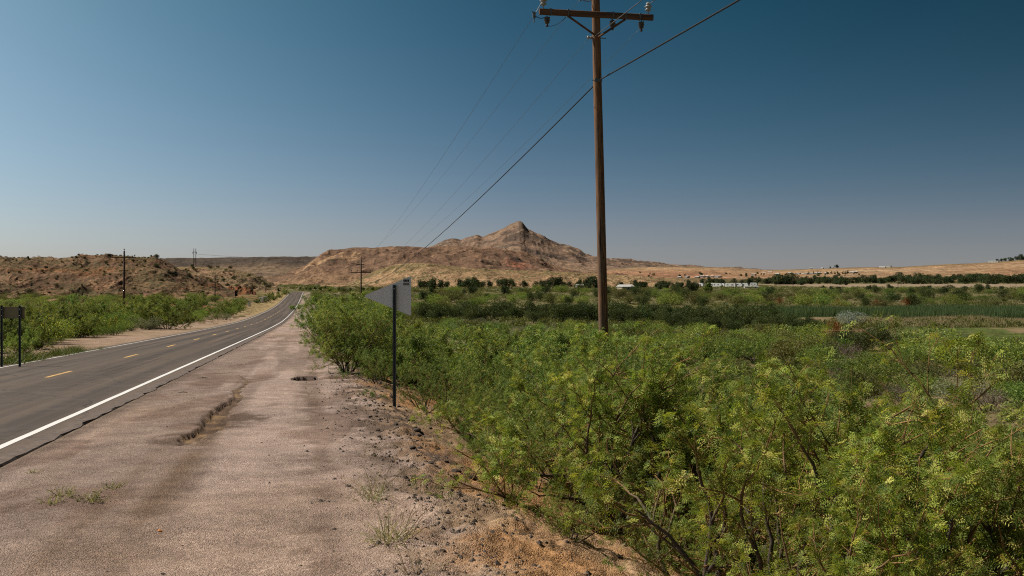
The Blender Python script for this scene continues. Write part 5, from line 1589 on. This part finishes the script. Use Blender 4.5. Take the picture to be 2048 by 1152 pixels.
def brown_sign():
    Y = 35.5
    xl, xr = (4 - CX) / F * Y, (40 - CX) / F * Y
    z0 = min(gz(xl, Y), gz(xr, Y))
    root = empty('road_sign', ((xl + xr) / 2, Y, z0))
    w2 = (xr - xl) / 2
    top = pt(0, 611, Y)[2] - z0
    for s in (-1, 1):
        b = MB(); u_post(b, s * w2, 0, -.5, top, 0, .95); b.build('post', M['post'], root)
    zt, zb = pt(0, 613.5, Y)[2] - z0, pt(0, 637, Y)[2] - z0
    b = MB(); b.box((-.16, .04, (zt + zb) / 2), (2 * w2 + .62, .006, zt - zb)); b.build('panel', M['brown_sheet'], root)
    for s in (-1, 1):
        for dz in (.1, .32):
            b = MB(); b.lathe([(.012, 0), (.012, .015), (.005, .022)], (s * w2, -.03, zb + dz), 8, (0, -1, 0)); b.build('bolt', M['steel'], root)
    tag(root, 'back of a brown rectangular sign on two dark posts across the road', 'road sign')
brown_sign()

# yellow guy-wire markers
for k, (px, dx, dpy, lab) in enumerate([(214, .30, 652, 'yellow guy wire sleeve, leftmost of the yellow sleeves by the thicket'), (221, .32, 651, 'yellow guy wire sleeve in the middle by the thicket'), (225, .30, 650, 'yellow guy wire sleeve, rightmost of the yellow sleeves by the thicket')]):
    Y = 82.0; a = pt(px, 655, Y); x0 = a[0]
    a[2] = gz(x0, Y) + .05
    L = pt(0, 634 if k else 636, Y)[2] - a[2]
    e = a + np.array([dx, .15, L])
    root = empty('guy_wire', tuple(a))
    b = MB(); b.tube([np.array([0, 0, -.3]), (e - a) * 1.0], .02, 6); b.build('strand', M['steel'], root)
    b = MB(); b.tube([(e - a) * .35, (e - a) * .7, e - a], [.036, .042, .036], 8); b.build('sleeve', M['yellow'], root)
    tag(root, lab, 'guy wire marker', 'yellow guy wire sleeves')
# white utility boxes across the road
for px, py, w, h, d, lab in [(498.5, 613, .7, 1.5, .4, 'narrow white marker box standing alone left of the other white boxes'), (522, 605, 1.3, 1.4, .9, 'white utility box, leftmost of three beside the far pole'), (529, 604.5, 1.1, 1.6, .8, 'white utility box, middle of three beside the far pole'), (533.5, 602, 1.1, 1.3, .8, 'greyish utility box, right of three beside the far pole')]:
    p = at(px, py); sc_ = p[1] / 300.
    root = empty('utility_box', tuple(p), -.15)
    w, h, d = w * sc_, h * sc_, d * sc_
    b = MB(); b.box((0, 0, h / 2), (w, d, h), None, .06); b.build('cabinet', M['white'], root)
    b = MB(); b.box((0, 0, .04), (w * 1.2, d * 1.25, .16)); b.build('base', M['stone'], root)
    b = MB(); b.box((0, -.0, h + .05), (w * 1.08, d * 1.1, .10)); b.build('lid', M['white'], root)
    b = MB(); b.box((w * .3, -d / 2 - .03, h * .5), (.05, .05, .2)); b.build('handle', M['steel'], root)
    tag(root, lab, 'utility box')

# ----------------------------------------------------------------------------
# crumbs, stones, sticks
# ----------------------------------------------------------------------------
def rock_mesh(name, seed, m, flat=.6):
    import bmesh
    bm = bmesh.new(); bmesh.ops.create_icosphere(bm, subdivisions=2, radius=1)
    rng = np.random.default_rng(seed)
    pl = nrm(rng.normal(0, 1, (7, 3))); cut = rng.uniform(.55, .85, 7)
    for v in bm.verts:
        p = np.array(v.co)
        for a, c in zip(pl, cut):
            d = p @ a
            if d > c: p = p - a * (d - c) * .9
        p = p * (1 + .12 * (rng.random() - .5)); p[2] *= flat
        v.co = p
    me = bpy.data.meshes.new(name); bm.to_mesh(me); bm.free(); me.materials.append(m)
    return me
CH = [rock_mesh('asphalt_chunk', 300 + i, M['asphalt_chunk'], .55) for i in range(6)]
ST = [rock_mesh('stone', 320 + i, M['stone'], .65) for i in range(4)]
def rock(me, name, x, y, s, label, cat, group, sink=.3):
    o = link(name, me, None, (x, y, gz(x, y) + s * (.55 - sink) * .5)); o.scale = (s * rnd.uniform(.7, 1.3), s * rnd.uniform(.7, 1.2), s * rnd.uniform(.7, 1.1)); o.rotation_euler = (rnd.uniform(-.3, .3), rnd.uniform(-.3, .3), rnd.uniform(0, 6))
    return tag(o, label, cat, group)
n = 0
while n < 280:
    Y = 8 + 25 * rnd.random() ** 1.1
    u = float(crest(np.array([Y]))[0]) + rnd.gauss(.15, .42)
    if rnd.random() > .12 + .88 * math.exp(-((Y - 20) / 6) ** 2): continue
    x = RX0 + RS * Y + u / .98
    s = min(.075 if Y > 13 else .035, .012 + rnd.expovariate(1 / .016))
    rock(rnd.choice(CH), 'asphalt_chunk', x, Y, s, 'dark broken asphalt chunk along the crumbling edge of the shoulder', 'rubble', 'asphalt chunks along the shoulder edge'); n += 1
def crumbs(n, seed):
    rng = np.random.default_rng(seed)
    Y = 7.5 + 25 * rng.random(n) ** 1.2
    u = crest(Y) + rng.normal(.1, .55, n)
    X = RX0 + RS * Y + u / .98
    Z = ground_rel(X, Y) + EYE
    s = .006 + rng.exponential(.012, n); s = np.minimum(s, .04)
    base = np.array([(1, 0, 0), (0, 1, 0), (-1, 0, 0), (0, -1, 0), (0, 0, .8)])
    tri = np.array([(0, 1, 4), (1, 2, 4), (2, 3, 4), (3, 0, 4)])
    a = rng.uniform(0, 6.28, n); ca, sa = np.cos(a), np.sin(a)
    V = base[None] * (1 + .5 * (rng.random((n, 5, 3)) - .5))
    V = np.stack([V[..., 0] * ca[:, None] - V[..., 1] * sa[:, None], V[..., 0] * sa[:, None] + V[..., 1] * ca[:, None], V[..., 2]], -1) * s[:, None, None]
    V = V + np.stack([X, Y, Z - s * .1], -1)[:, None]
    F_ = (np.arange(n)[:, None, None] * 5 + tri[None]).reshape(-1, 3)
    tag(link('rubble', raw_mesh('rubble', V.reshape(-1, 3), [F_], [M['asphalt_chunk']])), kind='stuff')
crumbs(2600, 77)
for px, py, s, l in [(912, 945, .085, 'largest dark stone lying on the bank below the asphalt crumbs'), (898, 958, .075, 'flat dark stone left of the largest stone on the bank'), (946, 957, .07, 'dark stone right of the largest stone on the bank')]:
    p = at(px, py); rock(CH[1], 'dark_stone', p[0], p[1], s, l, 'stone', None, .1)
for k in range(110):
    Y = 6.8 + 12 * rnd.random() ** 1.3
    u = float(crest(np.array([Y]))[0]) + rnd.uniform(-.2, 2.4)
    rock(rnd.choice(ST), 'stone', RX0 + RS * Y + u / .98, Y, rnd.uniform(.008, .03), 'small tan stone scattered on the dirt bank', 'stone', 'stones on the bank')
for k in range(60):
    Y = 7 + 22 * rnd.random(); u = rnd.uniform(4.0, 8.3)
    rock(rnd.choice(CH + ST), 'pebble', RX0 + RS * Y + u / .98, Y, rnd.uniform(.008, .022), 'loose pebble lying on the gravel shoulder', 'pebble', 'pebbles on the shoulder')
p = at(320, 1064); rock(ST[0], 'orange_scrap', p[0], p[1], .035, 'small orange scrap lying on the gravel shoulder', 'litter', None, .2).data = rock_mesh('orange_scrap', 350, M['leaf_litter'], .35)
def stick(px, py, L, az, label):
    p = at(px, py); z = gz(p[0], p[1])
    d = np.array([math.cos(az), math.sin(az), 0]) * L / 2
    b = MB(); b.tube([-d + np.array([0, 0, .02]), np.array([0, .01, .03]), d + np.array([0, 0, .015])], [.010, .014, .006], 6)
    o = b.build('stick', M['stick'], None, True, (p[0], p[1], z)); tag(o, label, 'stick')
stick(406, 757, .30, .05, 'dark stick lying on the shoulder near the white edge line, upper of two')
stick(366, 787, .22, .05, 'dark stick lying on the shoulder near the white edge line, lower of two')

# dead pale branch in thicket
def dead_branch(px, py, Y, s, label):
    b = MB(); rng = np.random.default_rng(int(px))
    o = pt(px, py, Y)
    def br(p, d, L, r, l):
        n = 5; pts = [p]
        for i in range(n):
            d = nrm(d + rng.normal(0, .2, 3)); p = p + d * L / n; pts.append(p)
        b.tube(pts, np.linspace(r, r * .3, n + 1), 5, False)
        if l < 2:
            for i in (2, 3, 4): br(pts[i], nrm(d + rng.normal(0, .7, 3)), L * .5, r * .5, l + 1)
    br(np.zeros(3), nrm(np.array([.8, 0, .45])), s, .012, 0)
    x = b.build('dead_branch', M['stick'], None, True, tuple(o)); tag(x, label, 'branch')
dead_branch(960, 838, 18.5, .4, 'bleached dead branch among the low green mesquites right of the sign')

# ----------------------------------------------------------------------------
# sky, sun, camera
# ----------------------------------------------------------------------------
EL, AZF = 50.0, 16.0                         # sun elevation; degrees forward of straight left
sd = np.array([-math.cos(R(AZF)) * math.cos(R(EL)), math.sin(R(AZF)) * math.cos(R(EL)), math.sin(R(EL))])
sun = bpy.data.lights.new('sun', 'SUN'); sun.energy = 4.4; sun.angle = R(.53); sun.color = (1.0, .925, .82)
so = bpy.data.objects.new('sun', sun); COL.objects.link(so)
so.rotation_euler = Vector(tuple(sd)).to_track_quat('Z', 'Y').to_euler()
so.location = (-30, 10, 60)

w = bpy.data.worlds.new('World'); scene.world = w; w.use_nodes = True
t = NT(w); nt = w.node_tree
for nd in list(nt.nodes): nt.nodes.remove(nd)
out = nt.nodes.new('ShaderNodeOutputWorld'); bg = nt.nodes.new('ShaderNodeBackground'); t.l(bg.outputs[0], out.inputs[0])
sky = nt.nodes.new('ShaderNodeTexSky'); sky.sky_type = 'NISHITA'; sky.sun_disc = False
sky.sun_elevation = R(EL); sky.sun_rotation = math.atan2(sd[0], sd[1])
sky.altitude = 1300; sky.air_density = 1.0; sky.dust_density = 1.2; sky.ozone_density = 1.5
bg.inputs['Strength'].default_value = .05
# clear desert air seen through a polarising filter: the sky away from the sun's side deepens with height; overhead it is dimmed further to cut ambient light
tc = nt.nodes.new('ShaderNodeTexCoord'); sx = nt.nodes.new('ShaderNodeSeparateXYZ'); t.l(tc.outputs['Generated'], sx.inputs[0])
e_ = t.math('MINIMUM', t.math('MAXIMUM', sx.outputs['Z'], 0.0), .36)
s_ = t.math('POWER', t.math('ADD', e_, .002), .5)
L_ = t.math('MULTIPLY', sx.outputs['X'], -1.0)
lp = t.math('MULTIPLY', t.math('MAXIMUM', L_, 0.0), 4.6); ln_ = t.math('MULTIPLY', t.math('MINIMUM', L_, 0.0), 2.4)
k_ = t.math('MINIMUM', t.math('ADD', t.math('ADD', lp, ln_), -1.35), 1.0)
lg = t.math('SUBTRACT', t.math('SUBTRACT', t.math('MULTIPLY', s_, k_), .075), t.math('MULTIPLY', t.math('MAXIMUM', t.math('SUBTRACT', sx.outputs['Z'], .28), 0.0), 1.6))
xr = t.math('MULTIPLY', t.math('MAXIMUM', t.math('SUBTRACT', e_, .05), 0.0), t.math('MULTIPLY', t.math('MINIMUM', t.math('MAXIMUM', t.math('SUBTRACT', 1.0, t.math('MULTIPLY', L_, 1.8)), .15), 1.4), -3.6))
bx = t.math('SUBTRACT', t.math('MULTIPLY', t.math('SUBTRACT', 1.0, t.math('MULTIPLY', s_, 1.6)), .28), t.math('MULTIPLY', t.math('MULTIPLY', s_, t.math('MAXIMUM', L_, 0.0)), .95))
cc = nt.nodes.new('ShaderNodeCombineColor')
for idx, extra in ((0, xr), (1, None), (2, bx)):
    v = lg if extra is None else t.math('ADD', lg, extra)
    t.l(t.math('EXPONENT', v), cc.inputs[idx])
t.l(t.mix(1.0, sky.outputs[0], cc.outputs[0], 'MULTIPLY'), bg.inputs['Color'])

cam = bpy.data.cameras.new('camera'); cam.sensor_width = 36; cam.lens = 36 * F / 2048
cam.shift_y = -(576 - HY) / 2048; cam.clip_start = .1; cam.clip_end = 20000
co_ = bpy.data.objects.new('camera', cam); COL.objects.link(co_)
co_.location = (0, 0, EYE); co_.rotation_euler = (R(90), 0, 0)
scene.camera = co_
scene.view_settings.view_transform = 'Standard'; scene.view_settings.look = 'None'
scene.view_settings.exposure = .4; scene.view_settings.gamma = 1
scene.cycles.max_bounces = 6; scene.cycles.transmission_bounces = 4; scene.cycles.diffuse_bounces = 1
scene.cycles.use_denoising = False
scene.cycles.filter_width = 1.1
